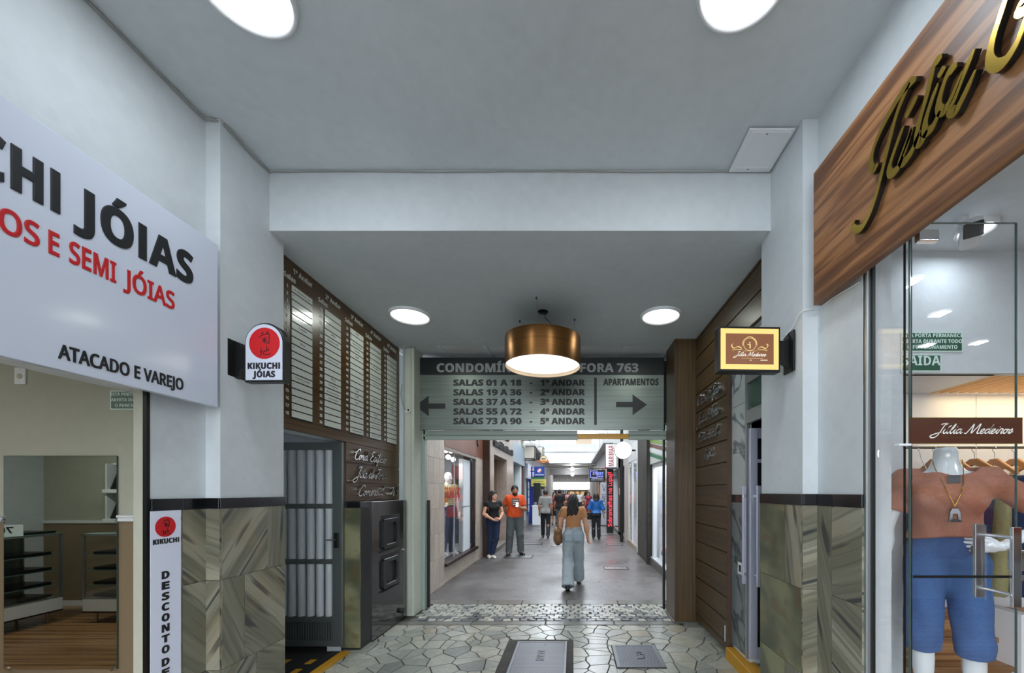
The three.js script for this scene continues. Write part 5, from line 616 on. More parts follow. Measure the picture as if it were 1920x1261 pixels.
// reflected rack of tops in the glass: shirts stand on a rail nearer the street
{ const rail = solo('clothes_rail', turnZ(cyl(0.012, 0.012, 1.6, 0, 0, 0, 12), Math.PI / 2).translate(4.3, 1.75, -0.2), mat.steel, 'steel clothes rail in the middle of the shop, mirrored in the door', 'rail');
  const cols = [[206, 196, 190], [196, 150, 146], [186, 60, 44], [214, 206, 196], [150, 160, 176], [206, 170, 96], [200, 120, 100]], nm = ['off white', 'dusty pink', 'brick red', 'ivory', 'pale blue', 'mustard', 'coral'];
  const tg = blob([el([0, -0.35, 0], [0.2, 0.28, 0.07], 0.05), cp([-0.14, -0.13, 0], [-0.27, -0.3, 0], 0.06, 0.055, 0.05), cp([0.14, -0.13, 0], [0.27, -0.3, 0], 0.06, 0.055, 0.05)], 0.016, { warp: (x, y, z) => Math.abs(z) * 0.4 + 0.006 * Math.sin(x * 45 + y * 6), cuts: [(x, y) => -0.6 - y] });
  cols.forEach((c, i) => { const o = thing('hanging_blouse', nm[i] + ' top on the rail mirrored in the glass door', 'top', [2.85 + i * 0.18, 1.65, -0.2], 0.9 + 0.1 * (i % 3), 'tops on the mid shop rail'); const h = part(o, 'hanger', hangerGeo, hangerWood); part(h, 'hook', hookGeo, mat.steel); part(o, 'top', tg, M(c, 0.85, { map: T.cloth })); });
  for (const x of [2.72, 4.28]) solo('rail_stand', [cyl(0.014, 0.014, 1.74, x, 0.02, -0.2, 10), bb(x - 0.02, x + 0.02, 0.02, 0.04, -0.4, 0.0)], mat.steel, x < 3 ? 'steel stand at the entrance end of the mid shop rail' : 'steel stand at the inner end of the mid shop rail', 'stand'); }
// mannequin in the window: 2.15 m from the viewer on the platform
{ const porcelain = M([226, 232, 234], 0.12, { clearcoat: 0.6, clearcoatRoughness: 0.08 }), terracotta = M([176, 116, 92], 0.75, { map: T.cloth }), denim = M([78, 120, 180], 0.85, { map: T.denim });
  const m = figure({ name: 'mannequin', category: 'mannequin', label: 'headless white mannequin in terracotta blouse and blue capri trousers', h: 1.7, pos: [2.045, 0.33, -2.2], yaw: -0.55, fem: true, skin: porcelain, cell: 0.009, head: false, wide: 0.88, handCell: 0.004,
    pose: { pelvis: [0.0, 0.97, 0], chest: [-0.005, 1.26, 0.01], neck: [0, 1.4, 0], shL: [0.175, 1.355, -0.01], shR: [-0.175, 1.345, -0.01], elL: [0.47, 1.15, -0.12], wrL: [0.2, 1.01, 0.07], hdL: [-1, 0.02, 0.3], thL: [0, 1, 0.1], curlL: 0.25, elR: [-0.255, 1.08, -0.02], wrR: [-0.262, 0.85, 0.05], thR: [0.3, 0.1, 1], curlR: 0.55, hipL: [0.085, 0.9, 0], hipR: [-0.085, 0.9, 0], knL: [0.11, 0.48, 0.02], knR: [-0.105, 0.5, 0.06], anL: [0.13, 0.085, -0.02], anR: [-0.09, 0.085, 0.02], toL: [0.15, 0.03, 0.13], toR: [-0.11, 0.03, 0.17] },
    shirt: { name: 'blouse', mat: terracotta, sleeve: 0.62, cuff: 0.078, hem: 1.04, ease: 0.034, neckW: 0.125, neckH: 0.135, fold: 0.004, cell: 0.008 }, pants: { name: 'capri_trousers', mat: denim, r: [0.112, 0.09, 0.092], short: 0.16, top: 1.07, fold: 0.004, ease: 0.012, cell: 0.008 } });
  const nk = [[-0.06, 1.46, 0.04], [-0.055, 1.41, 0.08], [-0.03, 1.3, 0.175], [0.0, 1.215, 0.185]]; part(m, 'necklace', [tube(nk, 0.0022, 20, 5), tube(nk.map(([x, y, z]) => [-x, y, z]), 0.0022, 20, 5)], mat.gold);
  part(m, 'pendant', [move(extrude([[-0.026, -0.05], [0.026, -0.05], [0.02, 0.005], [0.012, 0.02], [-0.012, 0.02], [-0.02, 0.005]], 0.008, 0.002, [[[-0.01, -0.035], [0.01, -0.035], [0.007, -0.01], [-0.007, -0.01]]]), 0, 1.185, 0.182)], mat.blackgloss);
  part(m, 'price_tag', [bb(-0.02, 0.03, 1.335, 1.375, 0.148, 0.15)], mat.ink); part(m, 'price_tag', [bb(0.065, 0.11, 0.97, 1.015, 0.158, 0.16)], mat.ink);
  part(m, 'base_plate', cyl(0.17, 0.17, 0.008, 0.02, 0, 0, 32), mat.chrome); }
// ---------- the alley beyond the gate ----------
const AL = -2.25, AR = 1.73, plaster = M([214, 214, 212], 0.8, { map: T.paint }), facade = M([186, 186, 184], 0.85, { map: T.concrete }), granite = M([150, 98, 80], 0.35, { map: T.stone }), beigeTile = M([226, 214, 202], 0.35, { map: T.tile }), beigeTile2 = M([214, 203, 192], 0.35, { map: T.tile }), dim = M([70, 72, 74], 0.6), shopWhite = M([224, 228, 232], 0.5);
struct('wall_alley_left', [bb(AL - 1.9, AL - 0.5, 3.3, 9, -5.8, -18.9), bb(AL - 0.5, AL, 3.3, 9, -5.8, -18.9), bb(AL - 0.5, AL, 2.9, 9, -18.9, -30), bb(AL - 3, AL - 1.6, 0, 9, -5.8, -30)], plaster, 'pale upper facade on the mannequin side of the alley');
struct('wall_alley_right', [bb(AR, AR + 2, 3.0, 9, -5.8, -30), bb(AR + 1.3, AR + 2, 0, 9, -5.8, -30), bb(AR, AR + 1.3, 0, 3.0, -5.8, -6.6)], plaster, 'pale upper facade on the neon sign side of the alley');
{ const s = struct('wall_tiled', [bb(AL - 0.5, AL - 0.012, 0, 3.3, -5.8, -6.99)], mat.grout, 'beige tiled wall just past the gate');
  for (let c = 0; c < 5; c++) for (let r = -1; r < 8; r++) { const z1 = -6.985 + c * 0.262, y0 = Math.max(0, 0.087 + r * 0.4165), y1 = 0.087 + (r + 1) * 0.4165; if (y1 > 3.3 || z1 > -5.8) continue; part(s, 'tile', uvm(bb(AL - 0.012, AL, y0 + 0.002, y1 - 0.002, z1 + 0.002, Math.min(-5.802, z1 + 0.26), 0.002), 1, Math.PI / 2, R(0, 3), R(0, 3)), (c + r) % 3 ? beigeTile : beigeTile2); }
  for (let r = -1; r < 7; r++) { const y0 = Math.max(0, 0.087 + r * 0.4165), y1 = 0.087 + (r + 1) * 0.4165; part(s, 'tile', uvm(bb(AL - 0.1, AL, y0 + 0.002, Math.min(2.4, y1) - 0.002, -9.27, -9.92, 0.002), 1, Math.PI / 2, R(0, 3), R(0, 3)), beigeTile); } }
{ const s = struct('window_2', [bb(AL - 0.14, AL - 0.02, 0.0, 0.3, -6.99, -9.27)], beigeTile, 'display window past the tiled wall');
  const br = M([96, 60, 42], 0.4, { map: T.oak }); part(s, 'window_sill', [bb(AL - 0.2, AL + 0.05, 0.3, 0.36, -6.99, -9.27, 0.008)], br); part(s, 'frame', bb(AL - 0.08, AL - 0.02, 0.36, 2.4, -9.1, -9.27), br); part(s, 'frame', bb(AL - 0.06, AL, 2.36, 2.42, -6.99, -9.27), M([150, 140, 130], 0.5)); part(s, 'frame', bb(AL - 0.05, AL - 0.02, 0.36, 2.36, -8.96, -9.1), mat.dark);
  part(s, 'pane', bb(AL - 0.035, AL - 0.03, 0.36, 2.36, -7.0, -7.66), mat.glass); part(s, 'pane', bb(AL - 0.035, AL - 0.03, 0.36, 2.36, -7.67, -8.3), mat.glass); part(s, 'mullion', bb(AL - 0.04, AL - 0.025, 0.36, 2.36, -7.655, -7.675), mat.steel);
  part(s, 'fascia', bb(AL - 0.4, AL + 0.005, 2.42, 3.3, -6.99, -9.93), granite); part(s, 'fascia_letter', [words('C', 0.2, 0, 0, 0, { depth: 0.02 }).rotateY(Math.PI / 2).translate(AL + 0.005, 2.68, -9.3)], br);
  part(s, 'back_wall', [bb(AL - 1.25, AL - 1.15, 0.3, 2.8, -6.95, -9.9), bb(AL - 1.2, AL - 0.04, 0.3, 2.8, -6.93, -6.98), bb(AL - 1.2, AL - 0.1, 0.3, 2.8, -9.9, -9.95)], dim); part(s, 'display_floor', bb(AL - 1.2, AL - 0.03, 0.28, 0.34, -6.98, -9.9), shopWhite); part(s, 'display_ceiling', bb(AL - 1.2, AL - 0.03, 2.8, 2.86, -6.98, -9.9), shopWhite); part(s, 'white_door', bb(AL - 0.14, AL - 0.06, 0.36, 2.3, -8.35, -8.95), shopWhite); part(s, 'door_joint', bb(AL - 0.058, AL - 0.056, 1.3, 1.31, -8.36, -8.94), mat.steel);
  part(s, 'window_lettering', words('PROMOÇÃO', 0.2, 0, 0, 0, { depth: 0.002, width: 0.95 }).rotateY(Math.PI / 2).translate(AL - 0.028, 1.5, -7.1), M([176, 26, 30], 0.5), 'red promotion lettering on the glass');
  for (const [y, z] of [[2.42, -7.75], [2.3, -7.9], [2.44, -8.08], [2.28, -8.22]]) { part(s, 'bulb_lamp', ball(0.05, AL - 0.22, y, z, 1, 1, 1, 14), M([255, 250, 240], 0.4, { emissive: new THREE.Color(1, 0.98, 0.94), emissiveIntensity: 4 })); part(s, 'lamp_cord', cyl(0.004, 0.004, 2.8 - y, AL - 0.22, y, z, 6), mat.dark); }
  const pl = new THREE.PointLight(new THREE.Color(1, 0.98, 0.95), 3.5); pl.position.set(AL - 0.6, 2.35, -7.7); pl.castShadow = true; pl.shadow.radius = 4; s.add(pl); }
{ const s = struct('portal', [bb(AL - 0.6, -2.08, 0, 3.3, -9.93, -10.02)], M([128, 88, 58], 0.4, { map: T.oak }), 'brown pillar of the granite portal'); const pink = M([198, 178, 168], 0.3, { map: T.stone });
  part(s, 'portal_jamb', bb(-2.4, -2.08, 0, 2.6, -10.02, -10.5), pink); part(s, 'portal_jamb', bb(-2.4, -2.08, 0, 2.6, -12.5, -13.9), pink); part(s, 'portal_lintel', bb(-2.4, -2.08, 2.6, 3.9, -10.02, -13.9), pink); part(s, 'door_reveal', bb(-2.7, -2.4, 0, 2.6, -12.2, -12.5), M([120, 84, 58], 0.4)); part(s, 'portal_door', [bb(-2.75, -2.7, 0, 2.6, -10.4, -12.6)], M([88, 98, 94], 0.2)); part(s, 'door_stile', bb(-2.7, -2.66, 0, 2.6, -11.2, -11.35), mat.black); part(s, 'step', bb(-2.7, -2.04, 0, 0.12, -10.4, -12.55, 0.01), M([120, 112, 104], 0.5, { map: T.stone }));
  part(s, 'lettering', [words('Cond. Edifício', 0.19, 0, 0.38, 0, { depth: 0.05, width: 2.4, font: fontSerif }), words('Comercial Monte Mauro - 20', 0.19, 0, 0, 0, { depth: 0.05, width: 3.2, font: fontSerif })].map((g) => g.rotateY(Math.PI / 2).translate(-2.08, 2.82, -10.35)), mat.ink, 'black raised letters'); }
{ const s = struct('shopfront_grey', [bb(AL - 0.6, AL - 0.25, 0, 2.75, -13.9, -18.9)], dim, 'shop front under the blue grey fascia'); part(s, 'fascia', bb(AL - 0.3, AL + 0.08, 2.72, 3.5, -14.1, -17.9, 0.01), M([150, 168, 182], 0.4)); part(s, 'glass_front', bb(AL - 0.26, AL - 0.2, 0.3, 2.72, -14.2, -16.8), M([92, 116, 108], 0.12)); part(s, 'base', bb(AL - 0.3, AL, 0, 0.3, -13.9, -18.9), M([190, 188, 184], 0.5, { map: T.stone })); part(s, 'post', bb(AL - 0.25, AL + 0.02, 0, 2.72, -16.8, -17.2), shopWhite); part(s, 'post', bb(AL - 0.25, AL + 0.06, 0, 2.9, -17.5, -17.75), M([104, 70, 60], 0.5)); part(s, 'pink_panel', bb(AL - 0.02, AL + 0.02, 3.3, 4.6, -13.9, -16.2), M([196, 164, 156], 0.6)); }
{ const o = thing('air_conditioner', 'white window air conditioner in a metal cage on the facade', 'air conditioner', [AL, 3.1, -18.2], Math.PI / 2); part(o, 'body', bb(-0.35, 0.35, 0, 0.5, 0, 0.5, 0.02), M([206, 198, 182], 0.5)); part(o, 'grille', [0, 1, 2, 3, 4, 5, 6].map((i) => bb(-0.3, 0.3, 0.06 + i * 0.06, 0.08 + i * 0.06, 0.5, 0.515)), M([120, 112, 100], 0.5)); part(o, 'cage', [rectRing(-0.55, 0, -0.05, 0.56, 0.025, 0.02).rotateY(Math.PI / 2).translate(-0.4, 0, 0), rectRing(-0.55, 0, -0.05, 0.56, 0.025, 0.02).rotateY(Math.PI / 2).translate(0.38, 0, 0), bb(-0.4, 0.4, -0.05, -0.02, 0.52, 0.55), bb(-0.4, 0.4, 0.53, 0.56, 0.52, 0.55)], mat.dark);
  copyThing(o, 'second white air conditioner, mounted higher above the caged one', [AL, 3.95, -17.6]); copyThing(o, 'small air conditioner farther along above the blue shop', [AL, 3.6, -23]); }
// windows of the upper facades
for (const [x, side, nm] of [[AL, 1, 'left'], [AR, -1, 'right']]) for (const [y0, y1, z0, z1] of [[4.3, 5.4, -20, -21.4], [4.3, 5.4, -23, -24.4], [4.3, 5.4, -26, -27.4], [4.2, 5.2, -10, -11.5]]) { const s = struct(side > 0 ? 'window_3' : 'window_4', [bb(x - 0.02, x + 0.02, y0, y1, z0, z1)], M([120, 134, 146], 0.1), 'upper facade window'); part(s, 'window_frame', [bb(x - 0.03 * side, x + 0.05 * side, y0 - 0.06, y0, z0 + 0.05, z1 - 0.05), bb(x, x + 0.04 * side, y1, y1 + 0.05, z0 + 0.05, z1 - 0.05), bb(x, x + 0.04 * side, y0, y1, (z0 + z1) / 2 + 0.03, (z0 + z1) / 2 - 0.03)], mat.white); }
struct('trim_ledge', [bb(AL, AL + 0.45, 3.75, 3.9, -18.9, -30), bb(AR - 0.4, AR, 3.75, 3.9, -17.5, -30)], plaster, 'concrete ledges above the shops');
// blue shop with hanging signs
{ const s = struct('shopfront_blue', [bb(AL - 0.5, AL - 0.02, 0, 2.95, -18.9, -30)], M([170, 174, 178], 0.6), 'far shop fronts on the mannequin side'); const blue = M([26, 52, 150], 0.4); part(s, 'blue_pillar', bb(AL - 0.02, AL + 0.22, 0, 2.3, -20.4, -20.8), blue); part(s, 'blue_fascia', bb(AL - 0.02, AL + 0.12, 2.3, 2.9, -20.8, -29), blue); part(s, 'white_fascia', bb(AL - 0.02, AL + 0.1, 2.25, 2.95, -18.9, -20.3), M([206, 214, 232], 0.4)); part(s, 'dark_opening', bb(AL - 0.02, AL + 0.01, 0, 2.2, -21.6, -23), dim); part(s, 'yellow_poster', bb(AL, AL + 0.03, 1.1, 2.1, -23.4, -25), M([222, 186, 40], 0.5)); part(s, 'dark_opening', bb(AL - 0.02, AL + 0.01, 0, 2.2, -25.4, -28.6), M([60, 50, 52], 0.5)); }
{ const o = thing('poster_rack', 'column of small printed posters beside the blue pillar', 'poster rack', [AL + 0.02, 0, -19.7], Math.PI / 2); part(o, 'panel', bb(-0.3, 0.3, 0.5, 2.2, 0, 0.03), M([40, 70, 160], 0.5)); for (let i = 0; i < 4; i++) part(o, 'poster', bb(-0.26, 0.26, 0.62 + i * 0.38, 0.94 + i * 0.38, 0.03, 0.035), M([206, 214, 216], 0.5)); }
{ const o = thing('sales_counter', 'white sales counter with a dark screen at the blue shop', 'counter', [-1.78, 0, -19.3]); part(o, 'body', bb(-0.2, 0.2, 0, 0.9, -0.6, 0, 0.01), shopWhite); part(o, 'worktop', bb(-0.23, 0.23, 0.9, 0.94, -0.62, 0.02), mat.white); part(o, 'dark_board', bb(-0.18, 0.16, 1.1, 2.05, -0.5, -0.45), mat.black); part(o, 'stand', bb(-0.03, 0.03, 0.94, 1.1, -0.5, -0.46), mat.dark); }
{ const o = thing('hanging_shop_sign', 'blue square projecting sign with an orange and white cross', 'sign', [-1.7, 2.37, -20]); part(o, 'casing', bb(-0.26, 0.26, 0, 0.5, -0.1, 0, 0.01), M([22, 60, 150], 0.4)); part(o, 'emblem', [disc(0.105, 0, 0.3, 0, 0.006, 24)], M([226, 96, 40], 0.4)); part(o, 'emblem_cross', [bb(-0.018, 0.018, 0.2, 0.4, 0.006, 0.009), bb(-0.1, 0.1, 0.282, 0.318, 0.006, 0.009), bb(0.02, 0.085, 0.32, 0.385, 0.006, 0.0085), bb(-0.085, -0.02, 0.215, 0.28, 0.006, 0.0085)], mat.white); part(o, 'lettering', words('Lotérica', 0.075, 0, 0.06, 0, { align: 0, depth: 0.004, width: 0.42 }), mat.white); part(o, 'arm', bb(-0.56, -0.26, 0.24, 0.28, -0.07, -0.03), mat.dark); }
{ const o = thing('hanging_banner', 'green and yellow banner hanging below the blue cross sign', 'banner', [-1.72, 1.88, -20.05]); part(o, 'green_strip', bb(-0.38, 0.26, 0.36, 0.48, -0.02, 0), M([52, 118, 84], 0.5)); part(o, 'yellow_sheet', bb(-0.4, 0.36, 0, 0.36, -0.02, 0), M([206, 196, 96], 0.5)); part(o, 'lettering', [words('AGROFLORA', 0.1, -0.02, 0.06, 0, { align: 0, depth: 0.004, width: 0.62 }), words('COMPRO', 0.06, -0.02, 0.22, 0, { align: 0, depth: 0.004, width: 0.5 })], M([70, 88, 40], 0.5)); part(o, 'rod', bb(-0.52, 0.3, 0.475, 0.49, -0.02, 0.005), mat.dark); }
{ const o = thing('round_shop_sign', 'round cream sign with an orange ribbon above the blue sign', 'sign', [-1.64, 3.1, -22]); part(o, 'disc', disc(0.22, 0, 0.28, -0.04, 0.06, 32), mat.ink); part(o, 'disc_face', disc(0.195, 0, 0.28, 0.02, 0.006, 32), M([226, 212, 168], 0.5)); part(o, 'ribbon', bb(-0.3, 0.3, 0.12, 0.22, 0.02, 0.035, 0.01), M([206, 110, 36], 0.5)); part(o, 'lettering', [bb(-0.12, 0.12, 0.3, 0.35, 0.026, 0.03), bb(-0.08, 0.08, 0.25, 0.275, 0.026, 0.03)], M([120, 60, 36], 0.5)); part(o, 'arm', bb(-0.62, -0.2, 0.26, 0.3, -0.03, 0.0), mat.dark); }
{ const o = thing('hanging_fern', 'leafy hanging plant beside the yellow banner', 'plant', [-1.95, 1.85, -24]); part(o, 'leaves', blob([el([0, 0.3, 0], [0.2, 0.22, 0.2], 0.05), el([0.1, 0.1, -0.05], [0.12, 0.2, 0.12], 0.05)], 0.04, { warp: (x, y, z) => 0.05 * Math.sin(x * 50) * Math.sin(y * 55) * Math.sin(z * 60) }), M([58, 92, 70], 0.8)); part(o, 'chain', cyl(0.008, 0.008, 1.9, 0, 0, 0, 6), mat.dark); }
// right-hand row
{ const s = struct('window_5', [bb(AR - 0.03, AR + 0.15, 0, 0.16, -6.6, -8.95)], M([86, 84, 82], 0.4, { map: T.stone }), 'glass shop window with striped awning panel'); part(s, 'inner_wall', [bb(AR + 1.15, AR + 1.25, 0, 2.9, -6.6, -9), bb(AR + 0.05, AR + 1.2, 0, 2.9, -8.93, -8.98), bb(AR + 0.05, AR + 1.2, 0, 2.9, -6.58, -6.62)], shopWhite); part(s, 'inner_floor', bb(AR, AR + 1.2, 0.12, 0.17, -6.6, -8.95), M([200, 204, 206], 0.12)); part(s, 'inner_ceiling', bb(AR, AR + 1.2, 2.7, 2.76, -6.6, -8.95), shopWhite); part(s, 'pane', bb(AR + 0.05, AR + 0.056, 0.17, 2.18, -6.6, -8.5), mat.glass); part(s, 'door_leaf', [bb(AR + 0.03, AR + 0.09, 0.17, 2.2, -8.8, -8.93, 0.004), bb(AR + 0.03, AR + 0.09, 2.14, 2.22, -6.6, -8.8)], shopWhite); part(s, 'shelf_unit', [bb(AR + 0.5, AR + 0.9, 0.3, 0.34, -7.6, -8.8), bb(AR + 0.5, AR + 0.9, 1.05, 1.09, -7.6, -8.8), bb(AR + 0.5, AR + 0.9, 1.75, 1.79, -7.6, -8.8), bb(AR + 0.88, AR + 0.92, 0.17, 2.5, -7.6, -8.8), bb(AR + 0.5, AR + 0.54, 0.17, 1.05, -8.0, -8.6)], mat.white); const st = part(s, 'striped_fascia', bb(AR - 0.02, AR + 0.06, 2.22, 3.0, -6.6, -8.93), M([196, 200, 196], 0.5)); const cs = [[40, 110, 70], [212, 216, 212], [104, 60, 50], [120, 150, 60], [40, 110, 70], [214, 218, 214], [60, 130, 86]]; cs.forEach((c, i) => part(st, 'stripe', turnX(bb(AR - 0.024, AR - 0.02, 0, 0.075, 1.2, -1.2), 0.16).translate(0, 2.25 + i * 0.1, -7.9), M(c, 0.5))); areaLight(s, new THREE.Color(0.98, 1, 1.04), 16, 0.7, 1.6, AR + 0.6, 2.69, -7.8); part(s, 'tube_lamp', bb(AR + 0.45, AR + 0.75, 2.68, 2.7, -7.1, -8.5), glowCool); }
{ const o = thing('flower_pot', 'red potted flowers on the window floor', 'plant', [AR + 0.16, 0.17, -8.1]); part(o, 'pot', lathe([[0.06, 0], [0.085, 0.14], [0.09, 0.15], [0.075, 0.15]], 20), M([60, 56, 54], 0.5)); part(o, 'leaves', blob([el([0, 0.2, 0], [0.11, 0.07, 0.11], 0.02)], 0.014, { warp: (x, y, z) => 0.03 * Math.sin(x * 80) * Math.sin(y * 90) * Math.sin(z * 85) }), M([40, 84, 40], 0.7)); const fl = M([206, 44, 26], 0.6); for (let i = 0; i < 9; i++) { const a = i * 2.4, r = 0.03 + 0.008 * i; part(o, 'flower', ball(0.032, r * Math.cos(a), 0.28 + 0.02 * Math.sin(i * 3), r * Math.sin(a), 1, 0.7, 1, 8), fl); } }
{ const o = thing('display_shirt', 'dark shirt with pink trim folded on the white shelf', 'shirt', [AR + 0.55, 1.2, -8.2], -1.2); part(o, 'cloth', blob([el([0, 0.05, 0], [0.22, 0.16, 0.1], 0.04), cp([-0.16, 0.1, 0], [-0.26, -0.05, 0.04], 0.06, 0.05, 0.03), cp([0.16, 0.1, 0], [0.26, -0.05, 0.04], 0.06, 0.05, 0.03)], 0.02, { warp: fold(0.004) }), M([36, 40, 62], 0.8)); part(o, 'cap', ball(0.1, 0.05, 0.3, 0, 1, 0.7, 1.1, 12), M([176, 40, 70], 0.7)); }
{ const s = struct('pillar_concrete', [bb(AR - 0.07, AR + 0.6, 0, 3.4, -8.95, -10.38, 0.01)], M([124, 116, 104], 0.85, { map: T.concrete }), 'stained grey concrete pillar'); part(s, 'pipe', bb(AR - 0.09, AR - 0.06, 0, 3.4, -8.96, -9.0), mat.black); part(s, 'white_edge', bb(AR - 0.085, AR - 0.06, 0.05, 3.4, -10.3, -10.38), shopWhite); }
{ const s = struct('shopfront_white', [bb(AR + 0.9, AR + 1.0, 0, 3, -10.38, -13.9)], shopWhite, 'bright white shop front'); part(s, 'inner_floor', bb(AR - 0.05, AR + 1, 0, 0.14, -10.38, -12.4), M([170, 150, 130], 0.3, { map: T.stone })); part(s, 'jamb', bb(AR - 0.02, AR + 0.2, 0.14, 2.5, -10.4, -10.75), shopWhite); part(s, 'jamb', bb(AR - 0.02, AR + 0.1, 0.14, 2.5, -11.6, -11.75), shopWhite); part(s, 'header', bb(AR - 0.02, AR + 0.4, 2.5, 3.0, -10.38, -12.4), M([206, 206, 206], 0.5)); part(s, 'lit_panel', bb(AR + 0.02, AR + 0.06, 0.3, 2.4, -10.8, -11.2), M([240, 244, 248], 0.4)); part(s, 'pane', bb(AR + 0.0, AR + 0.006, 0.14, 2.5, -10.75, -12.3), mat.glass); part(s, 'side_wall', bb(AR - 0.02, AR + 0.9, 0, 3, -12.4, -13.4), M([190, 184, 178], 0.6)); for (let i = 0; i < 7; i++) part(s, 'white_block', bb(AR + 0.01, AR + 0.04, 0.3 + i * 0.2, 0.42 + i * 0.2, -11.25, -11.4), mat.white); areaLight(s, new THREE.Color(1, 1, 1.02), 18, 0.6, 1.0, AR + 0.5, 2.9, -11.4); part(s, 'tube_lamp', bb(AR + 0.3, AR + 0.7, 2.92, 2.94, -10.8, -12), glowCool); }
solo('drain_pipe', [cyl(0.05, 0.05, 3.9, 1.56, 0, -12.9, 14), cyl(0.062, 0.062, 0.12, 1.56, 2.2, -12.9, 14)], mat.black, 'black iron drain pipe beside the white shop front', 'pipe');
{ const o = thing('disc_sign', 'plain white round projecting sign on the neon side', 'sign', [1.365, 2.75, -11]); part(o, 'face', move(turnX(new THREE.CylinderGeometry(0.235, 0.235, 0.08, 48), Math.PI / 2), 0, 0, 0), M([244, 246, 248], 0.4, { emissive: new THREE.Color(1, 1, 1), emissiveIntensity: 0.75 })); part(o, 'rim', new THREE.TorusGeometry(0.236, 0.012, 8, 48), mat.dark); part(o, 'arm', bb(0.23, 0.4, -0.02, 0.02, -0.02, 0.02), mat.dark); }
{ const s = struct('shopfront_dark', [bb(AR + 0.25, AR + 0.4, 0, 3, -13.4, -30)], dim, 'dark shop fronts beyond the drain pipe'); part(s, 'pilaster', bb(AR - 0.02, AR + 0.3, 0, 3, -14.6, -15.2), M([110, 104, 96], 0.8, { map: T.concrete })); part(s, 'sill', bb(AR - 0.02, AR + 0.3, 0, 0.12, -13.4, -17), M([130, 124, 118], 0.6, { map: T.stone })); part(s, 'fascia', bb(AR - 0.02, AR + 0.3, 2.5, 3, -13.4, -17.5), M([176, 170, 166], 0.6)); part(s, 'notice', bb(AR - 0.025, AR - 0.02, 1.5, 1.75, -14.7, -14.95), M([196, 150, 130], 0.5)); for (let i = 0; i < 4; i++) { part(s, 'shop_bay', bb(AR - 0.02, AR + 0.26, 0.1, 2.3, -17.8 - i * 3, -18.4 - i * 3), i % 2 ? M([190, 120, 70], 0.5) : shopWhite); part(s, 'shop_fascia', bb(AR - 0.06, AR + 0.26, 2.3, 3, -17.6 - i * 3, -20.5 - i * 3), [M([200, 200, 204], 0.5), M([180, 60, 50], 0.5), M([220, 220, 222], 0.5), M([90, 110, 160], 0.5)][i]); } }
{ const o = thing('neon_sign_panel', 'tall black panel with red neon eyebrow salon lettering', 'sign', [1.415, 0, -15.4]); part(o, 'panel', bb(-0.13, 0.13, 0.02, 2.5, -0.12, 0, 0.006), mat.black); const neon = M([230, 40, 50], 0.4, { emissive: new THREE.Color(1, 0.07, 0.1), emissiveIntensity: 1.5 }); part(o, 'neon_lettering', [words('Sobrancelhas na LupaJf', 0.15, 0, 0, 0, { depth: 0.02, width: 2.1, font: fontSans }).rotateZ(Math.PI / 2).translate(0.07, 0.28, 0.005)], neon); const l = new THREE.RectAreaLight(new THREE.Color(1, 0.08, 0.1), 0.6, 0.2, 2); l.position.set(0, 1.3, 0.05); l.rotation.y = Math.PI; o.add(l); }
{ const o = thing('vertical_shop_sign', 'white vertical MARIMAR sign with red letters above the neon panel', 'sign', [1.42, 2.5, -15]); part(o, 'casing', bb(-0.22, 0.22, 0, 0.92, -0.1, 0, 0.008), M([60, 62, 64], 0.5)); part(o, 'face', bb(-0.2, 0.2, 0.03, 0.89, 0, 0.006), M([236, 236, 238], 0.4, { emissive: new THREE.Color(1, 1, 1), emissiveIntensity: 0.3 })); part(o, 'lettering', words('MARIMAR', 0.2, 0, 0, 0, { depth: 0.004, width: 0.78 }).rotateZ(Math.PI / 2).translate(0.1, 0.07, 0.006), M([150, 24, 44], 0.5)); part(o, 'arm', bb(0.22, 0.33, 0.4, 0.44, -0.06, -0.03), mat.dark); }
{ const o = thing('hanging_shop_sign', 'black hanging sign with glowing blue lettering', 'sign', [0.9, 1.98, -15]); part(o, 'panel', bb(-0.3, 0.3, 0, 0.46, -0.06, 0, 0.006), mat.black); part(o, 'lettering', [words('STREET', 0.1, 0.03, 0.27, 0, { align: 0, depth: 0.006, width: 0.4 }), words('WEAR', 0.06, 0.12, 0.18, 0, { align: 0, depth: 0.006, width: 0.2 }), rectRing(-0.27, 0.0, 0.16, 0.42, 0.02, 0.006)], M([120, 130, 230], 0.4, { emissive: new THREE.Color(0.3, 0.35, 1), emissiveIntensity: 0.8 })); part(o, 'subline', [words('MODA E ACESSÓRIOS', 0.03, 0, 0.06, 0, { align: 0, depth: 0.004, width: 0.46 }), bb(-0.2, 0.22, 0.125, 0.14, 0, 0.004)], M([200, 204, 220], 0.5)); part(o, 'bar', bb(-0.34, 0.82, 0.482, 0.51, -0.05, -0.02), mat.black); part(o, 'hanger_link', [bb(-0.2, -0.18, 0.46, 0.5, -0.04, -0.03), bb(0.18, 0.2, 0.46, 0.5, -0.04, -0.03)], mat.black); const l = new THREE.RectAreaLight(new THREE.Color(0.35, 0.4, 1), 0.5, 0.4, 0.2); l.position.set(0, 0.3, 0.02); l.rotation.y = Math.PI; o.add(l); }
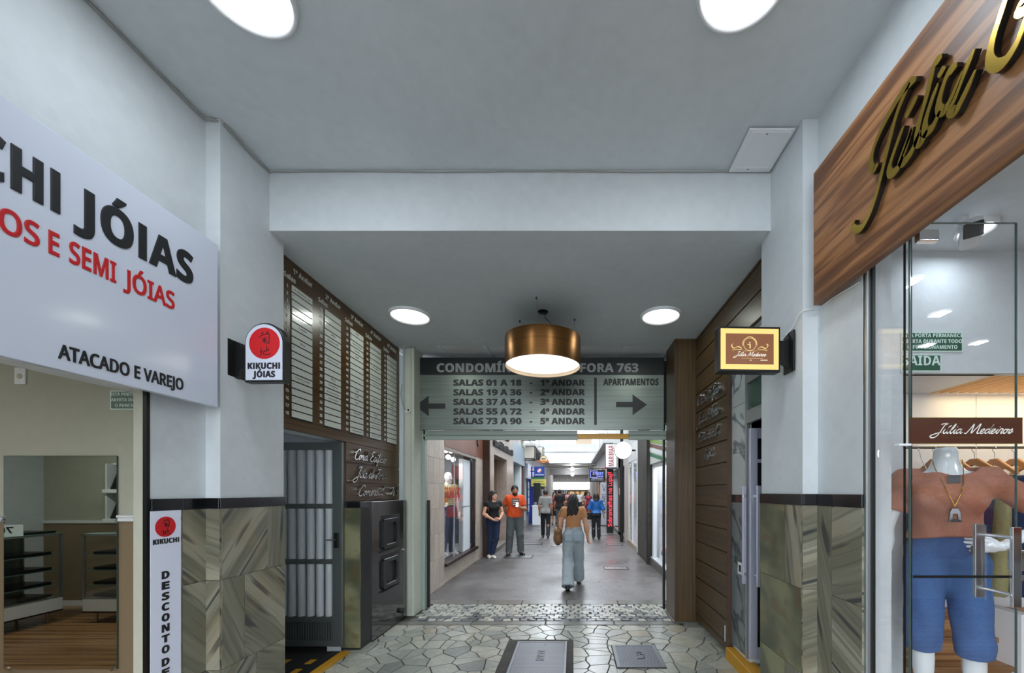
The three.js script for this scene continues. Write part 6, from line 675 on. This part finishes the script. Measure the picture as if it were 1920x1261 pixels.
{ const o = thing('standing_banner', 'grey standing banner with dark vertical lettering behind the neon panel', 'banner', [1.44, 0, -19]); part(o, 'sheet', bb(-0.16, 0.16, 0.02, 2.05, -0.03, 0), M([188, 186, 194], 0.5)); part(o, 'lettering', words('VELLARI', 0.17, 0, 0, 0, { depth: 0.004, width: 0.95, font: fontSans }).rotateZ(Math.PI / 2).translate(0.09, 0.55, 0), mat.ink); part(o, 'emblem', [strokeGeo([[-0.06, 1.95], [0.02, 1.65], [0.08, 1.9]], 0.03, 0.004)], mat.ink); part(o, 'foot', bb(-0.2, 0.2, 0, 0.03, -0.12, 0.08), mat.dark); }
// bridge and far tunnel
{ const s = struct('bridge', [bb(AL - 2, AR + 2, 3.74, 4.66, -30, -30.4)], M([228, 230, 232], 0.6), 'white footbridge across the alley'); part(s, 'coping', bb(AL - 2, AR + 2, 4.6, 4.72, -29.9, -30.1), mat.white); for (let i = 0; i < 9; i++) part(s, 'panel', bb(AL - 0.4 + i * 0.55, AL + 0.13 + i * 0.55, 4.72, 5.2, -30.2, -30.25), M([176, 180, 178], 0.5)); part(s, 'upper_wall', bb(AL - 2, AR + 2, 5.2, 8.5, -30.6, -30.8), M([236, 238, 240], 0.7)); part(s, 'window_strip', bb(0.2, 1.4, 5.25, 5.8, -30.55, -30.6), M([170, 150, 130], 0.5)); }
struct('ceiling_tunnel', [bb(AL - 2, AR + 2, 3.74, 4.0, -30.4, -47)], plaster, 'ceiling of the far passage');
struct('beam_tunnel', [bb(AL, AR, 3.22, 3.74, -38, -38.5)], M([160, 162, 168], 0.7), 'grey cross beam in the far passage');
struct('wall_tunnel', [bb(AL - 0.5, AL, 0, 4, -30, -47), bb(AR, AR + 0.5, 0, 4, -30, -47), bb(AL - 0.5, AR + 0.5, 2.63, 4, -46, -46.4)], M([150, 148, 146], 0.7), 'walls of the far passage');
{ const s = struct('shopfront_end', [bb(AL, AR, 0, 1.84, -46.2, -46.4)], M([120, 104, 88], 0.6), 'shop front at the end of the passage'); part(s, 'lit_canopy_lamp', bb(AL + 0.15, AR, 1.86, 2.62, -42, -42.2), M([236, 238, 240], 0.5, { emissive: new THREE.Color(0.95, 0.98, 1), emissiveIntensity: 0.6 })); for (let i = 0; i < 12; i++) part(s, 'canopy_rib', bb(AL + 0.3 + i * 0.31, AL + 0.36 + i * 0.31, 2.62, 2.95, -42, -42.1), M([150, 154, 160], 0.5)); part(s, 'dark_window', bb(AL + 0.1, -0.6, 0.1, 1.75, -46.15, -46.2), mat.ink); part(s, 'lit_window_lamp', bb(-0.5, 1.5, 0.2, 1.6, -46.15, -46.2), M([210, 160, 90], 0.5, { emissive: new THREE.Color(1, 0.7, 0.35), emissiveIntensity: 0.35 })); part(s, 'lettering', words('CELER', 0.4, -1.9, 1.35, -46.1, { depth: 0.02, width: 1.3 }), M([220, 222, 226], 0.5)); areaLight(s, new THREE.Color(1, 0.98, 0.95), 6, 3, 5, -0.2, 3.7, -42); part(s, 'ceiling_panel_lamp', bb(-1.5, 1.1, 3.7, 3.73, -40, -44.5), glowCool); }
[['globe lamp hanging under the footbridge', 3.42, -32], ['globe lamp hanging before the grey cross beam', 3.2, -37]].forEach(([l, y, z]) => { const o = thing('globe_lamp', l, 'lamp', [-0.08, y, z]); part(o, 'globe', ball(0.17, 0, 0, 0, 1, 1, 1, 20), M([255, 255, 255], 0.4, { emissive: new THREE.Color(1, 1, 0.98), emissiveIntensity: 3 })); part(o, 'stem', cyl(0.015, 0.015, 3.74 - y, 0, 0, 0, 8), mat.dark); const p = new THREE.PointLight(new THREE.Color(1, 0.99, 0.96), 5); p.shadow.radius = 6; p.castShadow = true; p.position.set(0, 0, 0); o.add(p); });
solo('overhead_cables', [tube([[AL, 3.5, -29.5], [-0.8, 3.35, -29.7], [0.5, 3.45, -29.7], [AR, 3.55, -29.5]], 0.02, 40), tube([[AL, 3.66, -29.5], [-0.3, 3.5, -29.6], [AR, 3.7, -29.4]], 0.015, 40)], mat.ink, 'dark cables sagging across the alley in front of the footbridge', 'cable');
// covers in the alley floor
{ const g = (label, x, z, w, d) => { const o = thing('floor_grate', label, 'grate', [x, 0, z]); part(o, 'frame', rectRing(-w / 2, w / 2, -d / 2, d / 2, 0.025, 0.008).rotateX(-Math.PI / 2), mat.dark); for (let i = 0; i < 14; i++) part(o, 'bar', bb(-w / 2 + 0.03 + i * (w - 0.06) / 14, -w / 2 + 0.03 + (i + 0.6) * (w - 0.06) / 14, 0, 0.007, -d / 2 + 0.025, d / 2 - 0.025), mat.steel); };
  g('oblong steel grate in the cement on the neon side', 0.9, -8.45, 0.52, 0.3); g('small grate in the cement beside the drain pipe foot', 1.25, -12.2, 0.5, 0.35); g('thin grate near the orange shirt man', -1.35, -9.95, 0.7, 0.45); g('faint grate halfway along the alley', -1.35, -12.4, 0.8, 0.4); g('slim grate between the walkers', -0.5, -11.9, 0.3, 0.3); }
// ---------- people ----------
const blackTee = M([22, 22, 24], 0.85, { map: T.cloth }), jeansDark = M([30, 48, 84], 0.85, { map: T.denim }), greyTrouser = M([92, 98, 98], 0.85, { map: T.cloth }), blackTrouser = M([26, 27, 30], 0.8);
{ const w = figure({ label: 'woman seen from behind in tan top and light jeans walking away', h: 1.6, pos: [0.0, 0, -6.85], yaw: Math.PI, fem: true, cell: 0.0095, skin: M([198, 146, 116], 0.5), wide: 1.08,
    pose: { head: [0.01, 1.55, 0.02], pelvis: [0, 0.93, 0], elL: [0.25, 1.12, -0.05], wrL: [0.235, 0.9, 0.0], elR: [-0.235, 1.1, -0.03], wrR: [-0.265, 0.87, 0.03], curlR: 1.0, curlL: 0.9, knL: [0.1, 0.5, -0.06], anL: [0.095, 0.1, -0.34], toL: [0.1, 0.03, -0.2], knR: [-0.1, 0.49, 0.13], anR: [-0.1, 0.1, 0.28], toR: [-0.11, 0.035, 0.44] },
    shirt: { name: 'top', mat: M([196, 138, 92], 0.8, { map: T.cloth }), sleeve: 0.5, cuff: 0.06, hem: 1.05, ease: 0.012 }, pants: { name: 'jeans', mat: M([186, 200, 206], 0.85, { map: T.denim }), r: [0.108, 0.088, 0.1], top: 1.09, fold: 0.004 }, hair: { long: 0.24, width: 0.115 }, shoes: M([40, 40, 42], 0.5) });
  const j = M([150, 166, 176], 0.85); part(w, 'back_pocket', [box(0.12, 0.12, 0.008, 0.075, 0.85, -0.152, 0.004)], j); part(w, 'back_pocket', [box(0.12, 0.12, 0.008, -0.075, 0.85, -0.152, 0.004)], j);
  const b = thing('shoulder_bag', 'brown shoulder bag hanging from the tan top woman', 'bag', [-0.265, 0.72, -6.83], Math.PI); const lb = M([140, 100, 62], 0.6, { map: T.cloth }); part(b, 'pouch', blob([el([0, 0.12, 0], [0.075, 0.14, 0.16], 0.03), el([0, 0.22, 0], [0.06, 0.09, 0.17], 0.03)], 0.012, { cuts: [(x, y, z) => y - 0.3 + Math.abs(z) * 0.25], warp: fold(0.004) }), lb); part(b, 'strap', [tube([[0.0, 0.26, 0.14], [-0.01, 0.5, 0.1], [-0.08, 0.63, 0.02], [-0.02, 0.5, -0.09], [0.0, 0.26, -0.14]], 0.012, 40)], lb); }
figure({ label: 'smiling woman in black top and blue jeans leaning at the portal', h: 1.64, pos: [-1.97, 0, -9.85], yaw: 0.5, fem: true, cell: 0.0105, skin: M([202, 150, 122], 0.5), pose: { look: 0.5, elL: [0.24, 1.12, 0.02], wrL: [0.1, 0.98, 0.2], hdL: [-1, 0, 0.3], elR: [-0.25, 1.11, 0.0], wrR: [-0.06, 0.97, 0.2], hdR: [1, 0, 0.3], thL: [0, 1, 0], thR: [0, 1, 0], knL: [0.06, 0.5, 0.07], anL: [-0.05, 0.085, 0.06], toL: [-0.03, 0.03, 0.22], knR: [-0.08, 0.49, 0.0], anR: [-0.1, 0.085, -0.05], toR: [-0.13, 0.03, 0.1] }, shirt: { name: 'top', mat: blackTee, sleeve: 0.35, cuff: 0.056, hem: 0.99 }, pants: { name: 'jeans', mat: jeansDark, r: [0.098, 0.066, 0.05], top: 1.04 }, hair: { long: 0.14, width: 0.095 }, shoes: M([214, 210, 204], 0.5) });
{ const p = figure({ label: 'bearded man in orange shirt looking down at his phone', h: 1.8, pos: [-1.5, 0, -10.25], yaw: 0.25, cell: 0.0105, skin: mat.skindark, wide: 1.1, pose: { look: 0.05, head: [0.0, 1.56, 0.03], elL: [0.25, 1.1, 0.02], wrL: [0.1, 1.14, 0.25], hdL: [-0.6, 0.4, 0.4], thL: [0, 1, 0.2], curlL: 0.9, elR: [-0.25, 1.13, -0.09], wrR: [-0.16, 0.95, -0.12], knL: [0.12, 0.49, 0.02], knR: [-0.12, 0.49, 0.02], anL: [0.15, 0.085, -0.02], anR: [-0.14, 0.085, -0.02], toL: [0.19, 0.03, 0.14], toR: [-0.18, 0.03, 0.13] }, shirt: { name: 'shirt', mat: M([232, 84, 26], 0.8, { map: T.cloth }), sleeve: 0.68, cuff: 0.068, hem: 0.9, ease: 0.02 }, pants: { mat: greyTrouser, r: [0.105, 0.082, 0.072], top: 1.0 }, hair: {}, beard: true, shoes: M([30, 30, 32], 0.5) });
  part(p, 'shirt_print', move(extrude([[-0.09, 0.09], [-0.09, -0.06], [-0.05, -0.11], [0, -0.13], [0.06, -0.1], [0.09, -0.03], [0.09, 0.09]], 0.004), 0, 1.36, 0.152), M([92, 70, 66], 0.7)); part(p, 'shirt_print_lines', [0, 1, 2].map((i) => bb(-0.07, 0.07, 1.39 - i * 0.05, 1.41 - i * 0.05, 0.156, 0.159)), M([206, 196, 190], 0.7));
  const ph = thing('mobile_phone', 'small white phone held by the orange shirt man', 'phone', [-1.4, 1.29, -9.97], 0.2); part(ph, 'case', box(0.07, 0.14, 0.01, 0, 0, 0, 0.004), mat.white); part(ph, 'screen', box(0.062, 0.128, 0.002, 0, 0, -0.006), mat.black); ph.rotation.x = -0.7; }
figure({ label: 'man in grey shirt and black trousers walking away', h: 1.7, pos: [-0.98, 0, -14.1], yaw: Math.PI, cell: 0.014, skin: mat.skindark, pose: { knL: [0.1, 0.49, 0.1], anL: [0.1, 0.09, 0.16], toL: [0.11, 0.03, 0.32], knR: [-0.1, 0.49, 0.0], anR: [-0.1, 0.12, -0.24], toR: [-0.1, 0.04, -0.1] }, shirt: { mat: M([150, 150, 148], 0.85, { map: T.cloth }), sleeve: 0.75, cuff: 0.066, hem: 0.86, ease: 0.022 }, pants: { mat: blackTrouser, r: [0.1, 0.075, 0.065] }, hair: { mat: M([44, 36, 32], 0.6) }, shoes: M([60, 60, 62], 0.5) });
figure({ label: 'woman in shiny blue blouse and black trousers walking away', h: 1.58, pos: [0.78, 0, -13.7], yaw: Math.PI, fem: true, cell: 0.014, pose: { elL: [0.26, 1.12, 0], wrL: [0.27, 0.9, 0.06], elR: [-0.25, 1.1, -0.02], wrR: [-0.28, 0.86, 0.02], knL: [0.09, 0.49, 0.05], anL: [0.09, 0.1, 0.06], toL: [0.1, 0.03, 0.2] }, shirt: { name: 'blouse', mat: M([28, 92, 160], 0.4), sleeve: 1.15, cuff: 0.085, hem: 0.95, ease: 0.03 }, pants: { mat: blackTrouser, r: [0.098, 0.07, 0.07] }, hair: { long: 0.1, width: 0.09, mat: M([36, 26, 24], 0.5) }, shoes: mat.black });
{ const b = thing('handbag', 'black handbag beside the blue blouse woman', 'bag', [0.5, 0.78, -13.75], 0.2); part(b, 'pouch', new RoundedBoxGeometry(0.3, 0.24, 0.12, 2, 0.03), mat.black); part(b, 'strap', tube([[-0.1, 0.1, 0], [-0.03, 0.3, 0], [0.05, 0.3, 0], [0.1, 0.1, 0]], 0.01, 20), mat.black); }
figure({ label: 'man in black printed shirt among the far walkers', h: 1.72, pos: [-0.62, 0, -18.2], yaw: Math.PI, cell: 0.018, handCell: 0.009, skin: mat.skindark, shirt: { mat: blackTee, sleeve: 0.8, cuff: 0.07, hem: 0.86, ease: 0.024 }, pants: { mat: greyTrouser }, hair: {}, shoes: mat.black });
figure({ label: 'woman in red top and dark skirt carrying a teal bag', h: 1.6, pos: [-0.93, 0, -19.6], yaw: 0.3, fem: true, cell: 0.018, handCell: 0.009, shirt: { name: 'top', mat: M([150, 34, 52], 0.8), sleeve: 0.5, hem: 0.92 }, pants: { name: 'shorts', mat: blackTrouser, short: 0.02, r: [0.11, 0.1, 0.1] }, hair: { long: 0.12 }, shoes: mat.black });
{ const b = thing('shopping_bag', 'teal shopping bag held by the red top woman', 'bag', [-0.68, 0.5, -19.35], 0.2); part(b, 'bag', [box(0.28, 0.42, 0.1, 0, 0.2, 0, 0.01)], M([40, 150, 140], 0.5)); part(b, 'handle', tube([[-0.07, 0.4, 0], [-0.04, 0.52, 0], [0.04, 0.52, 0], [0.07, 0.4, 0]], 0.008, 16), M([40, 150, 140], 0.5)); }
[['woman in dark red dress standing far along the neon side', 0.92, -24.5, 1.6, 0.1, true, [140, 32, 44], [120, 30, 40]], ['distant walker in pink shirt beside the tan top woman', -0.32, -26, 1.66, 0.4, true, [206, 140, 140], [60, 60, 70]], ['distant walker in white shirt near the far shop front', 0.45, -28, 1.65, -0.3, false, [206, 206, 204], [44, 46, 56]], ['distant walker in black jacket under the footbridge', 0.15, -31, 1.7, 0.2, false, [36, 38, 44], [40, 44, 60]], ['distant walker in olive shirt under the footbridge', -1.2, -32, 1.68, 2.9, false, [92, 96, 70], [50, 50, 56]], ['distant walker in light blue blouse past the footbridge', 1.0, -33, 1.62, 2.6, true, [150, 180, 210], [40, 40, 50]]].forEach(([label, x, z, h, yaw, fem, a, b]) => figure({ label, h, pos: [x, 0, z], yaw, fem, cell: 0.024, handCell: 0.012, pose: { knL: [0.1, 0.49, 0.08], anL: [0.1, 0.09, 0.1], toL: [0.1, 0.03, 0.24] }, shirt: { mat: M(a, 0.8), sleeve: 0.6, hem: 0.88, cell: 0.022 }, pants: { mat: M(b, 0.8), cell: 0.022 }, hair: { long: fem ? 0.12 : 0, cell: 0.02 }, shoes: mat.black }));
// mannequin in the alley display window
figure({ name: 'mannequin', category: 'mannequin', label: 'white mannequin in yellow top and jeans in the alley window', h: 1.68, pos: [AL - 0.27, 0.34, -8.05], yaw: 0.9, fem: true, cell: 0.013, skin: mat.gloss, pose: {}, shirt: { name: 'top', mat: M([206, 190, 120], 0.8, { map: T.cloth }), sleeve: 0.4, hem: 1.0 }, pants: { name: 'jeans', mat: M([60, 84, 132], 0.85, { map: T.denim }) } });
renderer.render(scene, camera);
